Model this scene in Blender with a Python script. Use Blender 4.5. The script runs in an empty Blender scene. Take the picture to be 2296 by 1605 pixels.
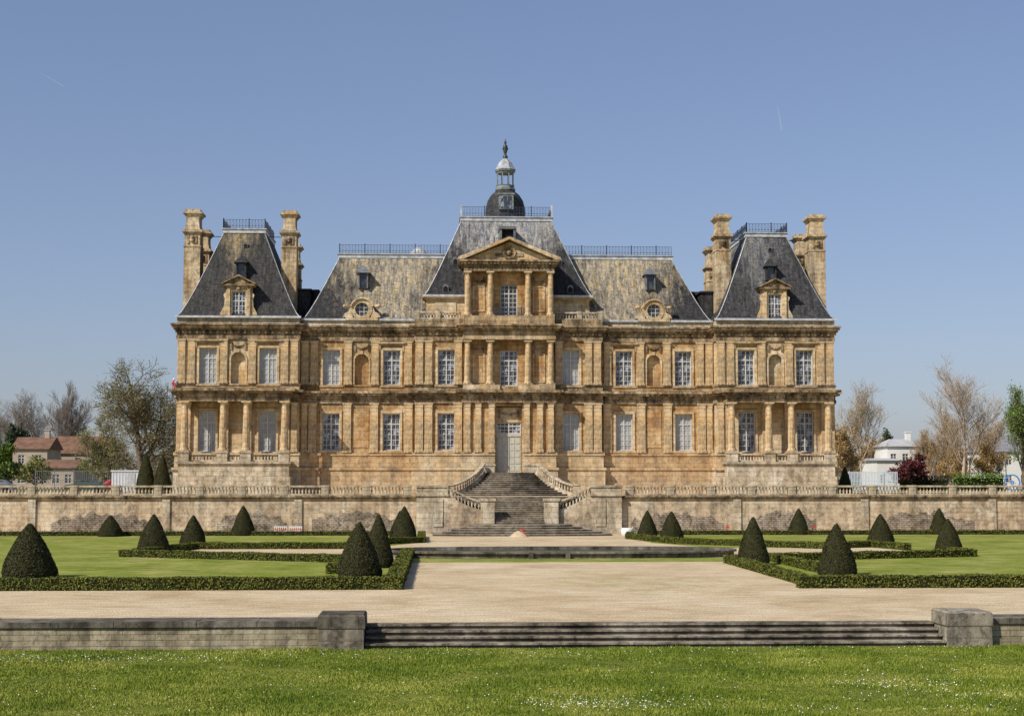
import bpy, math, random
import numpy as np
from mathutils import Vector
random.seed(3); rng=np.random.default_rng(5)
SC=bpy.context.scene; COL=SC.collection
# ---------------------------------------------------------------- materials
def M(name,rough=.85,spec=.25):
    m=bpy.data.materials.new(name); m.use_nodes=True; nt=m.node_tree
    b=nt.nodes['Principled BSDF']; b.inputs['Roughness'].default_value=rough
    b.inputs['Specular IOR Level'].default_value=spec
    return m,nt,b
def ocoord(nt,scale=(1,1,1),kind='Object'):
    t=nt.nodes.new('ShaderNodeTexCoord'); mp=nt.nodes.new('ShaderNodeMapping'); mp.inputs['Scale'].default_value=scale
    nt.links.new(t.outputs[kind],mp.inputs[0]); return mp.outputs[0]
def nz(nt,vec,scale,detail=4,rough=.6,dist=0):
    n=nt.nodes.new('ShaderNodeTexNoise'); n.inputs['Scale'].default_value=scale; n.inputs['Detail'].default_value=detail
    n.inputs['Roughness'].default_value=rough; n.inputs['Distortion'].default_value=dist
    nt.links.new(vec,n.inputs['Vector']); return n.outputs['Fac']
def ramp(nt,fac,stops):
    r=nt.nodes.new('ShaderNodeValToRGB'); e=r.color_ramp.elements
    while len(e)<len(stops): e.new(.5)
    for i,(p,c) in enumerate(stops):
        e[i].position=p
        if not hasattr(c,'__len__'): c=(c,c,c)
        e[i].color=(*c,1)
    nt.links.new(fac,r.inputs[0]); return r.outputs[0]
def mix(nt,fac,a,b,mode='MIX'):
    n=nt.nodes.new('ShaderNodeMix'); n.data_type='RGBA'; n.blend_type=mode
    for i,v in ((0,fac),(6,a),(7,b)):
        if isinstance(v,(int,float)): n.inputs[i].default_value=v
        elif isinstance(v,tuple): n.inputs[i].default_value=(*v,1)
        else: nt.links.new(v,n.inputs[i])
    return n.outputs[2]
def mth(nt,op,a,b=0.0,clamp=False):
    n=nt.nodes.new('ShaderNodeMath'); n.operation=op; n.use_clamp=clamp
    for i,v in ((0,a),(1,b)):
        if isinstance(v,(int,float)): n.inputs[i].default_value=v
        else: nt.links.new(v,n.inputs[i])
    return n.outputs[0]
def bump(nt,b,h,strength=.4,dist=.03):
    n=nt.nodes.new('ShaderNodeBump'); n.inputs['Strength'].default_value=strength; n.inputs['Distance'].default_value=dist
    nt.links.new(h,n.inputs['Height']); nt.links.new(n.outputs[0],b.inputs['Normal'])
def sep(nt,vec):
    s=nt.nodes.new('ShaderNodeSeparateXYZ'); nt.links.new(vec,s.inputs[0]); return s.outputs
def stone(name,c1,c2,c3,dark=.45,brick=(1.1,.42),mort=.02,stain=1.0,streak=.5,bc=.5,bands=None):
    m,nt,b=M(name,.9,.12); o=ocoord(nt); s=sep(nt,o)
    xy=mth(nt,'ADD',s[0],s[1]); cb=nt.nodes.new('ShaderNodeCombineXYZ'); nt.links.new(xy,cb.inputs[0]); nt.links.new(s[2],cb.inputs[1])
    br=nt.nodes.new('ShaderNodeTexBrick'); nt.links.new(cb.outputs[0],br.inputs['Vector'])
    br.inputs['Color1'].default_value=(1,1,1,1); br.inputs['Color2'].default_value=(1-.36*bc,1-.38*bc,1-.42*bc,1); br.inputs['Mortar'].default_value=(1-.7*bc,1-.75*bc,1-.8*bc,1)
    br.inputs['Scale'].default_value=1; br.inputs['Mortar Size'].default_value=mort; br.inputs['Brick Width'].default_value=brick[0]; br.inputs['Row Height'].default_value=brick[1]
    base=ramp(nt,nz(nt,o,.45,7,.7,.4),[(.34,c2),(.5,c1),(.63,c3)])
    if bands:
        lo=mth(nt,'MULTIPLY',mth(nt,'SUBTRACT',7.6,s[2]),.3,True); base=mix(nt,mth(nt,'MULTIPLY',lo,.5),base,(.58,.46,.31))
    col=mix(nt,1.0,base,br.outputs['Color'],'MULTIPLY')
    gv=ramp(nt,nz(nt,ocoord(nt,(.5,.5,1.1)),.8,6,.7),[(.52,0.0),(.68,.55)])
    col=mix(nt,gv,col,(.28,.235,.18))
    sv=ocoord(nt,(1.6,1.6,.22)); sn=nz(nt,sv,1.0,5,.7); st=ramp(nt,sn,[(.42,1.0),(.64,dark)])
    col=mix(nt,streak,col,st,'MULTIPLY')
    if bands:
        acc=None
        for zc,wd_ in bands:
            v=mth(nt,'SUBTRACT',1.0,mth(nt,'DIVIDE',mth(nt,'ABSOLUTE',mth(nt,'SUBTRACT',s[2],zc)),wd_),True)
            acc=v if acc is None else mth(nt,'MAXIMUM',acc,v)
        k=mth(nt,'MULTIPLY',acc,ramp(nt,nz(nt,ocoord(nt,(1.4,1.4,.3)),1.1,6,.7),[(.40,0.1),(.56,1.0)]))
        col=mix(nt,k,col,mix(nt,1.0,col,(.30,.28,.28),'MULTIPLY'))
    sp=ramp(nt,nz(nt,o,2.2,6,.75,.6),[(.48,1.0),(.63,dark)])
    col=mix(nt,.65*stain,col,sp,'MULTIPLY')
    nt.links.new(col,b.inputs['Base Color'])
    bump(nt,b,mth(nt,'ADD',nz(nt,o,9,5),mth(nt,'MULTIPLY',br.outputs['Fac'],-.7)),.6,.04)
    return m
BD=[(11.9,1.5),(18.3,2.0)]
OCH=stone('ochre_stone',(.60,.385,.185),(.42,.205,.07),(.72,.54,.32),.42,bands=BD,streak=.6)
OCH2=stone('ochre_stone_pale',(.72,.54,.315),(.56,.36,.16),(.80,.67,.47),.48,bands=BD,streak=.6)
WEA=stone('weathered_stone',(.46,.335,.195),(.20,.145,.095),(.62,.50,.34),.26,mort=.012,stain=1.4,streak=1.0)
PALE=stone('pale_stone',(.64,.54,.39),(.46,.36,.24),(.74,.66,.52),.42,stain=1.15,streak=.75)
TERR=stone('terrace_stone',(.64,.51,.35),(.50,.37,.24),(.74,.63,.47),.42,brick=(.85,.33),mort=.02,stain=1.2,streak=.7,bc=.3)
GREY=stone('grey_step_stone',(.185,.165,.13),(.10,.09,.07),(.30,.27,.215),.38,brick=(1.6,.4),mort=.012,stain=1.3,streak=.9)
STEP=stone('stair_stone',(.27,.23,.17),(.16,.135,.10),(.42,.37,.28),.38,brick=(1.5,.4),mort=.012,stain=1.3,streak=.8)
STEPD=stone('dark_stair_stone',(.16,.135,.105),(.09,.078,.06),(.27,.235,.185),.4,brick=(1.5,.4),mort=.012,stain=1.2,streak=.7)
NEARW=stone('garden_wall_stone',(.46,.40,.275),(.31,.265,.175),(.56,.50,.37),.42,brick=(.62,.165),mort=.010,stain=1.25,streak=.8,bc=.7)
RUB=stone('rubble_stone',(.46,.39,.30),(.26,.215,.165),(.62,.54,.44),.25,brick=(.38,.16),mort=.03,stain=1.5,streak=.5,bc=.65)
PIER=stone('rough_pier_stone',(.34,.30,.23),(.19,.165,.125),(.46,.42,.34),.32,brick=(9,.35),mort=.01,stain=1.5,streak=.9)
def slate(name,xc,kx,z0,kz,lich,c0,dk=(.036,.036,.038),warm=1.0):
    m,nt,b=M(name,.75,.15); o=ocoord(nt); s=sep(nt,o)
    dx=mth(nt,'ABSOLUTE',mth(nt,'SUBTRACT',mth(nt,'ABSOLUTE',s[0]),xc))
    v=mth(nt,'ADD',c0,mth(nt,'MULTIPLY',dx,-kx)); v=mth(nt,'ADD',v,mth(nt,'MULTIPLY',mth(nt,'SUBTRACT',s[2],z0),kz))
    v=mth(nt,'ADD',v,mth(nt,'MULTIPLY',mth(nt,'SUBTRACT',nz(nt,ocoord(nt,(1.6,1,.4)),1.1,8,.8),.5),2.4))
    k=ramp(nt,v,[(.15,0.0),(.8,1.0)])
    li=ramp(nt,nz(nt,ocoord(nt,(2.2,1,.16)),1.0,7,.8),[(.36,(lich[0]*.38,lich[1]*.40,lich[2]*.50)),(.48,(lich[0]*.95,lich[1]*.97,lich[2]*1.1)),(.56,(lich[0]*1.2,lich[1]*1.15,lich[2]*1.1)),(.66,(lich[0]*1.25,lich[1]*(1.2-.22*warm),lich[2]*(1.2-.75*warm)))])
    dkc=ramp(nt,nz(nt,o,3,5,.7),[(.35,dk),(.7,(dk[0]*2.4,dk[1]*2.35,dk[2]*2.3))])
    col=mix(nt,k,dkc,li)
    stv=ramp(nt,nz(nt,ocoord(nt,(5,1,.10)),1.0,4,.7),[(.42,1.0),(.60,.45)])
    col=mix(nt,.75,col,stv,'MULTIPLY')
    xy=mth(nt,'ADD',s[0],s[1]); cb=nt.nodes.new('ShaderNodeCombineXYZ'); nt.links.new(xy,cb.inputs[0]); nt.links.new(s[2],cb.inputs[1])
    br=nt.nodes.new('ShaderNodeTexBrick'); nt.links.new(cb.outputs[0],br.inputs['Vector'])
    br.inputs['Color1'].default_value=(1,1,1,1); br.inputs['Color2'].default_value=(.62,.62,.63,1); br.inputs['Mortar'].default_value=(.45,.45,.45,1)
    br.inputs['Scale'].default_value=1; br.inputs['Mortar Size'].default_value=.012; br.inputs['Brick Width'].default_value=.24; br.inputs['Row Height'].default_value=.15
    col=mix(nt,1.0,col,br.outputs['Color'],'MULTIPLY')
    bl=ramp(nt,nz(nt,ocoord(nt,(3,3,1.4)),1.5,4,.65),[(.56,1.0),(.66,.38)])
    col=mix(nt,.85,col,bl,'MULTIPLY')
    nt.links.new(col,b.inputs['Base Color']); bump(nt,b,br.outputs['Fac'],-.3,.02); return m
SL_W=slate('slate_wing_roof',11.0,.14,20.5,.08,(.47,.405,.275),.86,warm=.95)
SL_C=slate('slate_centre_roof',0.0,.13,24.5,.13,(.43,.425,.385),.68,warm=.25)
SL_P=slate('slate_pavilion_roof',25.6,.34,24.5,.12,(.40,.32,.19),.52,(.046,.045,.044),warm=.8)
SL_R=slate('slate_pavilion_roof_grey',23.8,.20,24.0,.08,(.27,.27,.255),.58,(.050,.050,.052),warm=.3)
SL_D=slate('slate_dark',0.0,0,24.5,0,(.2,.2,.18),.1)
def plain(name,col,rough=.6,spec=.3,var=.35,sc=3,metal=0):
    m,nt,b=M(name,rough,spec); b.inputs['Metallic'].default_value=metal
    c=ramp(nt,nz(nt,ocoord(nt),sc,5,.65),[(.3,tuple(x*(1-var) for x in col)),(.7,tuple(min(1,x*(1+var*.6)) for x in col))])
    nt.links.new(c,b.inputs['Base Color']); return m
ZINC=plain('lead_flashing',(.46,.48,.50),.5,.4,.5,2)
ZINC2=plain('lantern_lead',(.36,.38,.40),.6,.3,.5,3)
LEAD=plain('grey_lead',(.15,.16,.17),.5,.4,.5,2)
COPP=plain('weathered_grey_green_copper',(.20,.225,.215),.6,.3,.5)
IRON=plain('dark_iron',(.035,.045,.07),.5,.4,.3)
BRON=plain('dark_bronze',(.04,.045,.045),.5,.4,.3)
FRAME=plain('painted_wood',(.56,.545,.50),.5,.3,.2)
DOORM=plain('door_paint',(.48,.47,.40),.5,.3,.2)
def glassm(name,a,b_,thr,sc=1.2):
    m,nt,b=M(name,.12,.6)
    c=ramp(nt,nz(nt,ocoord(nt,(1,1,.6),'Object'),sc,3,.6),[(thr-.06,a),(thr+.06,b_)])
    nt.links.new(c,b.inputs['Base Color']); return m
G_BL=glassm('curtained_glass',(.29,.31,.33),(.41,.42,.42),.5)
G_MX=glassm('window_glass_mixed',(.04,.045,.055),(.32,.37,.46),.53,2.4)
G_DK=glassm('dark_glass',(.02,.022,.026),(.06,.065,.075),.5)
DARK=plain('dark_opening',(.015,.015,.017),.7,.1,.2)
def leafm(name,a,b_,c,rough=.6,sc=1.5,rw=.5,nw=.55,off=0.0,det=6):
    m,nt,b=M(name,rough,.15)
    g=nt.nodes.new('ShaderNodeNewGeometry')
    k=mth(nt,'ADD',mth(nt,'ADD',mth(nt,'MULTIPLY',g.outputs['Random Per Island'],rw),mth(nt,'MULTIPLY',nz(nt,ocoord(nt),sc,det,.7),nw)),off)
    nt.links.new(ramp(nt,k,[(.25,a),(.52,b_),(.8,c)]),b.inputs['Base Color'])
    return m
YEW=leafm('yew_foliage',(.016,.020,.007),(.032,.035,.011),(.066,.055,.019))
BOX=leafm('box_foliage',(.045,.058,.010),(.10,.115,.018),(.18,.175,.035))
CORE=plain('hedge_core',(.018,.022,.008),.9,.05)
BLADE=leafm('grass_blades',(.075,.125,.010),(.17,.225,.022),(.34,.34,.07),.55,.45,.38,1.7,-.52,8)
BARK=plain('bark',(.17,.135,.10),.9,.1,.4,1.5)
BARK2=plain('bark_warm',(.46,.36,.26),.9,.1,.3,1.5)
BARKG=plain('bark_grey',(.22,.18,.15),.9,.1,.3,1.5)
BUD=leafm('budding_leaves',(.13,.145,.04),(.20,.205,.065),(.29,.28,.10))
GRN=leafm('green_leaves',(.05,.10,.015),(.11,.19,.03),(.20,.29,.06))
ORG=leafm('orange_leaves',(.20,.115,.035),(.32,.20,.065),(.40,.28,.10))
TAN=leafm('tan_buds',(.28,.20,.11),(.38,.28,.16),(.46,.36,.22))
PUR=leafm('purple_leaves',(.05,.012,.016),(.10,.022,.028),(.15,.04,.04))
CONI=leafm('conifer_needles',(.012,.025,.01),(.025,.045,.016),(.05,.07,.025))
WOODF=leafm('far_wood_leaves',(.10,.085,.055),(.15,.13,.08),(.2,.17,.10),.8,.1)
def gravelm():
    m,nt,b=M('pale_gravel',.95,.1); o=ocoord(nt)
    c=ramp(nt,nz(nt,o,.22,8,.7,.5),[(.34,(.60,.45,.265)),(.5,(.77,.61,.39)),(.66,(.86,.71,.49))])
    c=mix(nt,.9,c,ramp(nt,nz(nt,o,13,6,.9),[(.36,.35),(.56,1.0)]),'MULTIPLY')
    c=mix(nt,.65,c,ramp(nt,nz(nt,ocoord(nt,(.4,2.2,1)),1.3,9,.88),[(.42,.5),(.56,1.0)]),'MULTIPLY')
    s=sep(nt,o)
    d=mth(nt,'ADD',mth(nt,'POWER',mth(nt,'MULTIPLY',mth(nt,'SUBTRACT',s[0],1.8),.17),2),mth(nt,'POWER',mth(nt,'MULTIPLY',mth(nt,'ADD',s[1],78.5),.12),2))
    nn=mth(nt,'MULTIPLY',mth(nt,'SUBTRACT',nz(nt,ocoord(nt,(.7,.45,1)),1.2,10,.9),.5),6.0)
    g=mth(nt,'MULTIPLY',mth(nt,'ADD',mth(nt,'SUBTRACT',.25,mth(nt,'MULTIPLY',d,.8)),nn),1.5,True)
    g2=ramp(nt,nz(nt,ocoord(nt,(.5,1.4,1)),.9,10,.9),[(.58,0.0),(.70,.65)])
    k=mth(nt,'MAXIMUM',mth(nt,'MULTIPLY',g,.75),g2)
    c=mix(nt,k,c,(.34,.31,.12)); nt.links.new(c,b.inputs['Base Color']); bump(nt,b,nz(nt,o,14,5),.8,.05); return m
GRAV=gravelm()
def grassm(name,a,b_,c,extra=True):
    m,nt,b=M(name,.9,.1); o=ocoord(nt)
    col=ramp(nt,nz(nt,ocoord(nt,(1,.7,1)),.35,9,.8),[(.36,a),(.5,b_),(.62,c)])
    col=mix(nt,.75,col,ramp(nt,nz(nt,o,9,5,.8),[(.35,.45),(.6,1.0)]),'MULTIPLY')
    if extra: col=mix(nt,ramp(nt,nz(nt,ocoord(nt,(.3,1,1)),.8,8,.85),[(.50,0.0),(.66,.75)]),col,(.48,.41,.19))
    nt.links.new(col,b.inputs['Base Color']); bump(nt,b,nz(nt,o,18,3),.8,.04); return m
LAWN=grassm('parterre_grass',(.135,.18,.018),(.22,.265,.032),(.35,.35,.09))
SOIL=grassm('lawn_soil',(.075,.11,.010),(.13,.165,.018),(.22,.22,.045),False)
FIELD=grassm('field_grass',(.10,.12,.03),(.15,.16,.05),(.22,.2,.09))
PLAST=plain('white_plastic',(.72,.72,.70),.4,.4,.1)
RED=plain('red_plastic',(.6,.05,.03),.4,.4,.1); BLUE=plain('blue_paint',(.06,.2,.5),.4,.4,.1)
# ---------------------------------------------------------------- mesh builder
class MB:
    def __init__(s): s.v=[]; s.f=[]; s.sm=[]
    def add(s,vs,fs,sm=False):
        o=len(s.v); s.v+=[tuple(v) for v in vs]; s.f+=[tuple(i+o for i in f) for f in fs]; s.sm+=[sm]*len(fs); return s
    def box(s,x0,x1,y0,y1,z0,z1):
        return s.fr(x0,x1,y0,y1,z0,x0,x1,y0,y1,z1)
    def fr(s,x0,x1,y0,y1,z0,X0,X1,Y0,Y1,z1):
        if x0>x1: x0,x1=x1,x0
        if X0>X1: X0,X1=X1,X0
        v=[(x0,y0,z0),(x1,y0,z0),(x1,y1,z0),(x0,y1,z0),(X0,Y0,z1),(X1,Y0,z1),(X1,Y1,z1),(X0,Y1,z1)]
        return s.add(v,[(0,3,2,1),(4,5,6,7),(0,1,5,4),(1,2,6,5),(2,3,7,6),(3,0,4,7)])
    def lathe(s,cx,cy,pr,n=16,sm=True,flute=0):
        vs=[];fs=[]
        for k,(r,z) in enumerate(pr):
            for i in range(n):
                a=2*math.pi*(i+.5)/n; rr=r*(1-flute*(i%2) if 0<k<len(pr)-1 else 1)
                vs.append((cx+rr*math.cos(a),cy+rr*math.sin(a),z))
        for k in range(len(pr)-1):
            for i in range(n):
                j=(i+1)%n; fs.append((k*n+i,k*n+j,(k+1)*n+j,(k+1)*n+i))
        s.add(vs,fs,sm)
        m=len(pr)-1; s.add(vs[:n],[tuple(reversed(range(n)))]); s.add(vs[m*n:],[tuple(range(n))]); return s
    def prism(s,poly,y0,y1):
        n=len(poly); A=sum(poly[i][0]*poly[(i+1)%n][1]-poly[(i+1)%n][0]*poly[i][1] for i in range(n))
        if A<0: poly=poly[::-1]
        v=[(x,y0,z) for x,z in poly]+[(x,y1,z) for x,z in poly]
        return s.add(v,[tuple(range(n)),tuple(reversed(range(n,2*n)))]+[(i,i+n,(i+1)%n+n,(i+1)%n) for i in range(n)])
    def slab(s,poly,z0,z1):
        n=len(poly)
        return s.add([(x,y,z0) for x,y in poly]+[(x,y,z1) for x,y in poly],[tuple(reversed(range(n))),tuple(range(n,2*n))]+[(i,(i+1)%n,(i+1)%n+n,i+n) for i in range(n)])
    def beam(s,a,b,w,h):
        a=Vector(a);b=Vector(b); d=b-a; p=Vector((-d.y,d.x,0))
        p=p.normalized()*w/2 if p.length>1e-6 else Vector((w/2,0,0)); u=Vector((0,0,h))
        if abs(d.x)+abs(d.y)<1e-6: return s.box(a.x-w/2,a.x+w/2,a.y-w/2,a.y+w/2,min(a.z,b.z),max(a.z,b.z))
        v=[a-p,b-p,b+p,a+p,a-p+u,b-p+u,b+p+u,a+p+u]
        return s.add(v,[(0,3,2,1),(4,5,6,7),(0,1,5,4),(1,2,6,5),(2,3,7,6),(3,0,4,7)])
    def tube(s,a,b,r,n=6,r2=None):
        a=Vector(a);b=Vector(b); d=(b-a).normalized(); q=d.orthogonal().normalized(); w=d.cross(q); r2=r if r2 is None else r2
        vs=[p+ (q*math.cos(2*math.pi*i/n)+w*math.sin(2*math.pi*i/n))*R for p,R in ((a,r),(b,r2)) for i in range(n)]
        return s.add(vs,[(i,(i+1)%n,n+(i+1)%n,n+i) for i in range(n)]+[tuple(reversed(range(n))),tuple(range(n,2*n))],True)
    def ringY(s,cx,cz,y0,y1,ri,ro,n=24,a0=0,a1=2*math.pi):
        full=abs(a1-a0-2*math.pi)<1e-6; m=n if full else n+1; vs=[]
        for i in range(m):
            a=a0+(a1-a0)*i/n; c,t=math.cos(a),math.sin(a)
            vs+=[(cx+ri*c,y0,cz+ri*t),(cx+ro*c,y0,cz+ro*t),(cx+ro*c,y1,cz+ro*t),(cx+ri*c,y1,cz+ri*t)]
        fs=[]
        for i in range(n):
            j=(i+1)%m; 
            for k in range(4): l=(k+1)%4; fs.append((i*4+k,i*4+l,j*4+l,j*4+k))
        return s.add(vs,fs)
    def wall(s,x0,x1,z0,z1,y,ops,dep=.35):
        xs=sorted({x0,x1,*[o[0] for o in ops],*[o[1] for o in ops]}); zs=sorted({z0,z1,*[o[2] for o in ops],*[o[3] for o in ops]})
        for i in range(len(xs)-1):
            for j in range(len(zs)-1):
                cx=(xs[i]+xs[i+1])/2; cz=(zs[j]+zs[j+1])/2
                if any(o[0]<cx<o[1] and o[2]<cz<o[3] for o in ops): continue
                s.add([(xs[i],y,zs[j]),(xs[i+1],y,zs[j]),(xs[i+1],y,zs[j+1]),(xs[i],y,zs[j+1])],[(0,1,2,3)])
        for o in ops:
            d=o[4] if len(o)>4 else dep; a,b,c,e=o[:4]; Y=y+d
            s.add([(a,y,c),(a,Y,c),(a,Y,e),(a,y,e),(b,y,c),(b,Y,c),(b,Y,e),(b,y,e)],[(3,2,1,0),(4,5,6,7),(0,1,5,4),(7,6,2,3),(1,2,6,5)])
        return s
    def shell(s,x0,x1,yf,yb,z0,z1,ops,dep=.35):
        s.wall(x0,x1,z0,z1,yf,ops,dep)
        return s.add([(x0,yf,z0),(x1,yf,z0),(x1,yb,z0),(x0,yb,z0),(x0,yf,z1),(x1,yf,z1),(x1,yb,z1),(x0,yb,z1)],[(1,2,6,5),(2,3,7,6),(3,0,4,7),(4,5,6,7)])
    def mesh(s,name,mat):
        me=bpy.data.meshes.new(name); me.from_pydata(s.v,[],s.f); me.polygons.foreach_set('use_smooth',s.sm); me.materials.append(mat); me.update(); return me
W={}
def put(name,data,loc=(0,0,0),parent=None,**kw):
    o=bpy.data.objects.new(name,data); COL.objects.link(o); W[o.name]=Vector(loc)
    if parent: o.parent=parent; o.location=Vector(loc)-W[parent.name]
    else: o.location=loc
    for k,v in kw.items(): o[k]=v
    return o
def thing(name,loc,label,category,group=None):
    o=put(name,None,loc,label=label,category=category); o.empty_display_size=.5
    if group: o['group']=group
    return o
def mk(mb,name,mat,parent=None,loc=(0,0,0),**kw):
    return put(name,mb.mesh(name,mat) if isinstance(mb,MB) else mb,loc,parent,**kw)
def npmesh(name,V,F,mats,mi=None):
    me=bpy.data.meshes.new(name); me.vertices.add(len(V)); me.vertices.foreach_set('co',np.asarray(V,dtype=np.float32).ravel())
    k=F.shape[1]; me.loops.add(F.size); me.loops.foreach_set('vertex_index',F.astype(np.int32).ravel())
    me.polygons.add(len(F)); me.polygons.foreach_set('loop_start',np.arange(0,F.size,k,dtype=np.int32))
    try: me.polygons.foreach_set('loop_total',np.full(len(F),k,dtype=np.int32))
    except Exception: pass
    for m in mats: me.materials.append(m)
    me.update(calc_edges=True); me.validate(); return me
def leafquads(P,size,N=None,spread=1.0):
    n=len(P); d=rng.normal(size=(n,3)); 
    if N is not None: d=d*spread+N*1.2
    d/=np.linalg.norm(d,axis=1)[:,None]; r=rng.normal(size=(n,3)); u=np.cross(d,r); u/=np.linalg.norm(u,axis=1)[:,None]; w=np.cross(d,u)
    s=(size*(.6+.8*rng.random(n)))[:,None]
    V=np.stack([P-u*s-w*s*.6,P+u*s-w*s*.6,P+u*s*.7+w*s*.6,P-u*s*.7+w*s*.6],1).reshape(-1,3)
    return V,np.arange(4*n).reshape(-1,4)
def tubes(S,k=4):
    S=np.array(S,dtype=float); a=S[:,0:3]; b=S[:,3:6]; d=b-a; d/=np.linalg.norm(d,axis=1)[:,None]+1e-9
    r=np.where(np.abs(d[:,2:3])<.9,np.array([[0,0,1.]]),np.array([[1.,0,0]])); u=np.cross(d,r); u/=np.linalg.norm(u,axis=1)[:,None]; w=np.cross(d,u)
    V=[]
    for p,R in ((a,S[:,6:7]),(b,S[:,7:8])):
        for i in range(k): t=2*math.pi*i/k; V.append(p+(u*math.cos(t)+w*math.sin(t))*R)
    V=np.stack(V,1); n=len(S); base=(np.arange(n)*2*k)[:,None]
    F=np.concatenate([base+np.array([[i,(i+1)%k,k+(i+1)%k,k+i]]) for i in range(k)],0)
    return V.reshape(-1,3),F
# ---------------------------------------------------------------- ground
def sheet(name,polys,mat,z,**kw):
    mb=MB()
    for p in polys:
        A=sum(p[i][0]*p[(i+1)%len(p)][1]-p[(i+1)%len(p)][0]*p[i][1] for i in range(len(p)))
        if A<0: p=p[::-1]
        mb.add([(x,y,z) for x,y in p],[tuple(range(len(p)))])
    return mk(mb,name,mat,kind='structure',**kw)
def R(x0,x1,y0,y1): return [(x0,y0),(x1,y0),(x1,y1),(x0,y1)]
g=MB(); B=5000
for x0,x1,y0,y1,z in ((-B,B,-600,-96.4,-.6),(-B,B,-96.4,-19.5,0),(-B,-5.75,-19.5,-15.7,2.9),(5.75,B,-19.5,-15.7,2.9),(-B,B,-15.7,B,2.9)):
    g.add([(x0,y0,z),(x1,y0,z),(x1,y1,z),(x0,y1,z)],[(0,1,2,3)])
g.add([(-B,-96.4,-.6),(B,-96.4,-.6),(B,-96.4,0),(-B,-96.4,0)],[(0,1,2,3)])
for x0,x1,y in ((-B,-5.75,-19.5),(5.75,B,-19.5),(-5.75,5.75,-15.7)): g.add([(x0,y,0),(x1,y,0),(x1,y,2.9),(x0,y,2.9)],[(0,1,2,3)])
g.add([(-5.75,-19.5,0),(-5.75,-15.7,0),(-5.75,-15.7,2.9),(-5.75,-19.5,2.9)],[(0,1,2,3)]); g.add([(5.75,-19.5,0),(5.75,-15.7,0),(5.75,-15.7,2.9),(5.75,-19.5,2.9)],[(3,2,1,0)])
mk(g,'ground',FIELD,kind='structure')
sheet('gravel_path',[R(-70,70,-96.38,-19.6)],GRAV,.004)
sheet('terrace_paving',[R(-70,-5.8,-19.3,-15.6),R(5.8,70,-19.3,-15.6),R(-70,70,-15.6,40)],GRAV,2.904)
sheet('lawn_foreground',[R(-60,60,-140,-96.5)],SOIL,-.596)
for s in (-1,1):
    sheet('parterre_lawn',[[(s*x,y) for x,y in ((60,-81.7),(8.4,-81.7),(8.4,-64),(11.3,-61.5),(23.3,-57),(21,-46.5),(11,-46.5),(8.1,-38.5),(7.7,-30),(8.5,-24.3),(60,-24.3))]],LAWN,.008)
sheet('grass_strip',[R(-9.6,10.2,-62.6,-58.2)],LAWN,.008)
# ---------------------------------------------------------------- grass blades and daisies
n=300000
D=27+17.3*rng.random(n)**.9; y=-141.7+D; xx=-6.3+D*(.047+ (rng.random(n)*2-1)*.36)
z0=np.full(n,-.597); patch=np.sin(xx*.9+np.sin(y*1.3)*1.5)*np.cos(y*.8+xx*.3)+.6*np.sin(xx*2.7+y*1.9)*np.sin(y*3.1-xx)
hh=(.02+.045*rng.random(n))*(1+.6*patch); a=rng.random(n)*6.283; ln=rng.normal(size=(n,2))*.022
w=.007+.007*rng.random(n)
P=np.stack([xx,y,z0],1); u=np.stack([np.cos(a)*w,np.sin(a)*w,np.zeros(n)],1); tip=np.stack([ln[:,0],ln[:,1],hh],1)
V=np.stack([P-u,P+u,P+tip],1).reshape(-1,3)
put('grass',npmesh('grass',V,np.arange(3*n).reshape(-1,3),[BLADE]),kind='stuff',label='short green lawn grass with uneven tufts',category='grass')
pts=[]
def S2W(px,py,h=4.8): 
    d=3400*h/(py-1078); return (px-988)*d/3400-6.3,-141.7+d
for (px,py,sx,sy,k) in ((1290,1572,70,6,90),(1440,1576,130,7,130),(1250,1560,160,14,60),(2060,1535,80,7,90),(2130,1560,140,9,110),(1940,1530,70,6,60),(60,1466,120,4,110),(250,1470,140,5,100),(520,1462,200,6,70),(1100,1462,250,6,90),(1800,1490,300,16,80),(230,1560,200,20,30),(1800,1588,70,6,30),(1000,1510,900,40,160),(1700,1455,400,4,90),(200,1590,300,10,20),(2200,1590,60,6,30)):
    for _ in range(k):
        x_,y_=S2W(px+random.gauss(0,sx),max(1452,py+random.gauss(0,sy))); pts.append((x_,y_,-.6+.05+.02*random.random()))
pts=np.array(pts); N=np.tile(np.array([[0,-.5,.85]]),(len(pts),1)); V,F=leafquads(pts,.013,N,.35)
put('daisies',npmesh('daisies',V,F,[PLAST]),kind='stuff',label='small white daisies scattered through the lawn',category='flowers')
# ---------------------------------------------------------------- chateau
PC=24.95
C=thing('chateau',(0,4,2.9),'large ochre stone baroque chateau with steep slate roofs and chimneys','castle')
def part(mb,name,mat,loc=(0,0,0),parent=C,**kw): return mk(mb,name,mat,parent,loc,**kw)
LOW=[(2.9,5.2,.28),(5.2,5.42,.38),(5.42,6.55,.14),(6.55,6.8,.24)]
ENT1=[(11.4,11.72,.16),(11.72,12.1,.09),(12.1,12.3,.5),(12.3,12.52,.75)]
PED=[(12.52,12.95,.12),(12.95,13.1,.2)]
ENT2=[(17.2,17.55,.16),(17.55,18.05,.09),(18.05,18.25,.42),(18.25,18.45,.6),(18.45,18.62,.72)]
def layers(L,x0,x1,yf,yb,dz=0,ends=True,mat=WEA,name='cornice'):
    mb=MB()
    for a,b,p in L:
        q=p*.8 if ends else 0
        mb.box(x0-q,x1+q,yf-p,yb,a-dz,b-dz)
    return part(mb,name,mat)
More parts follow.
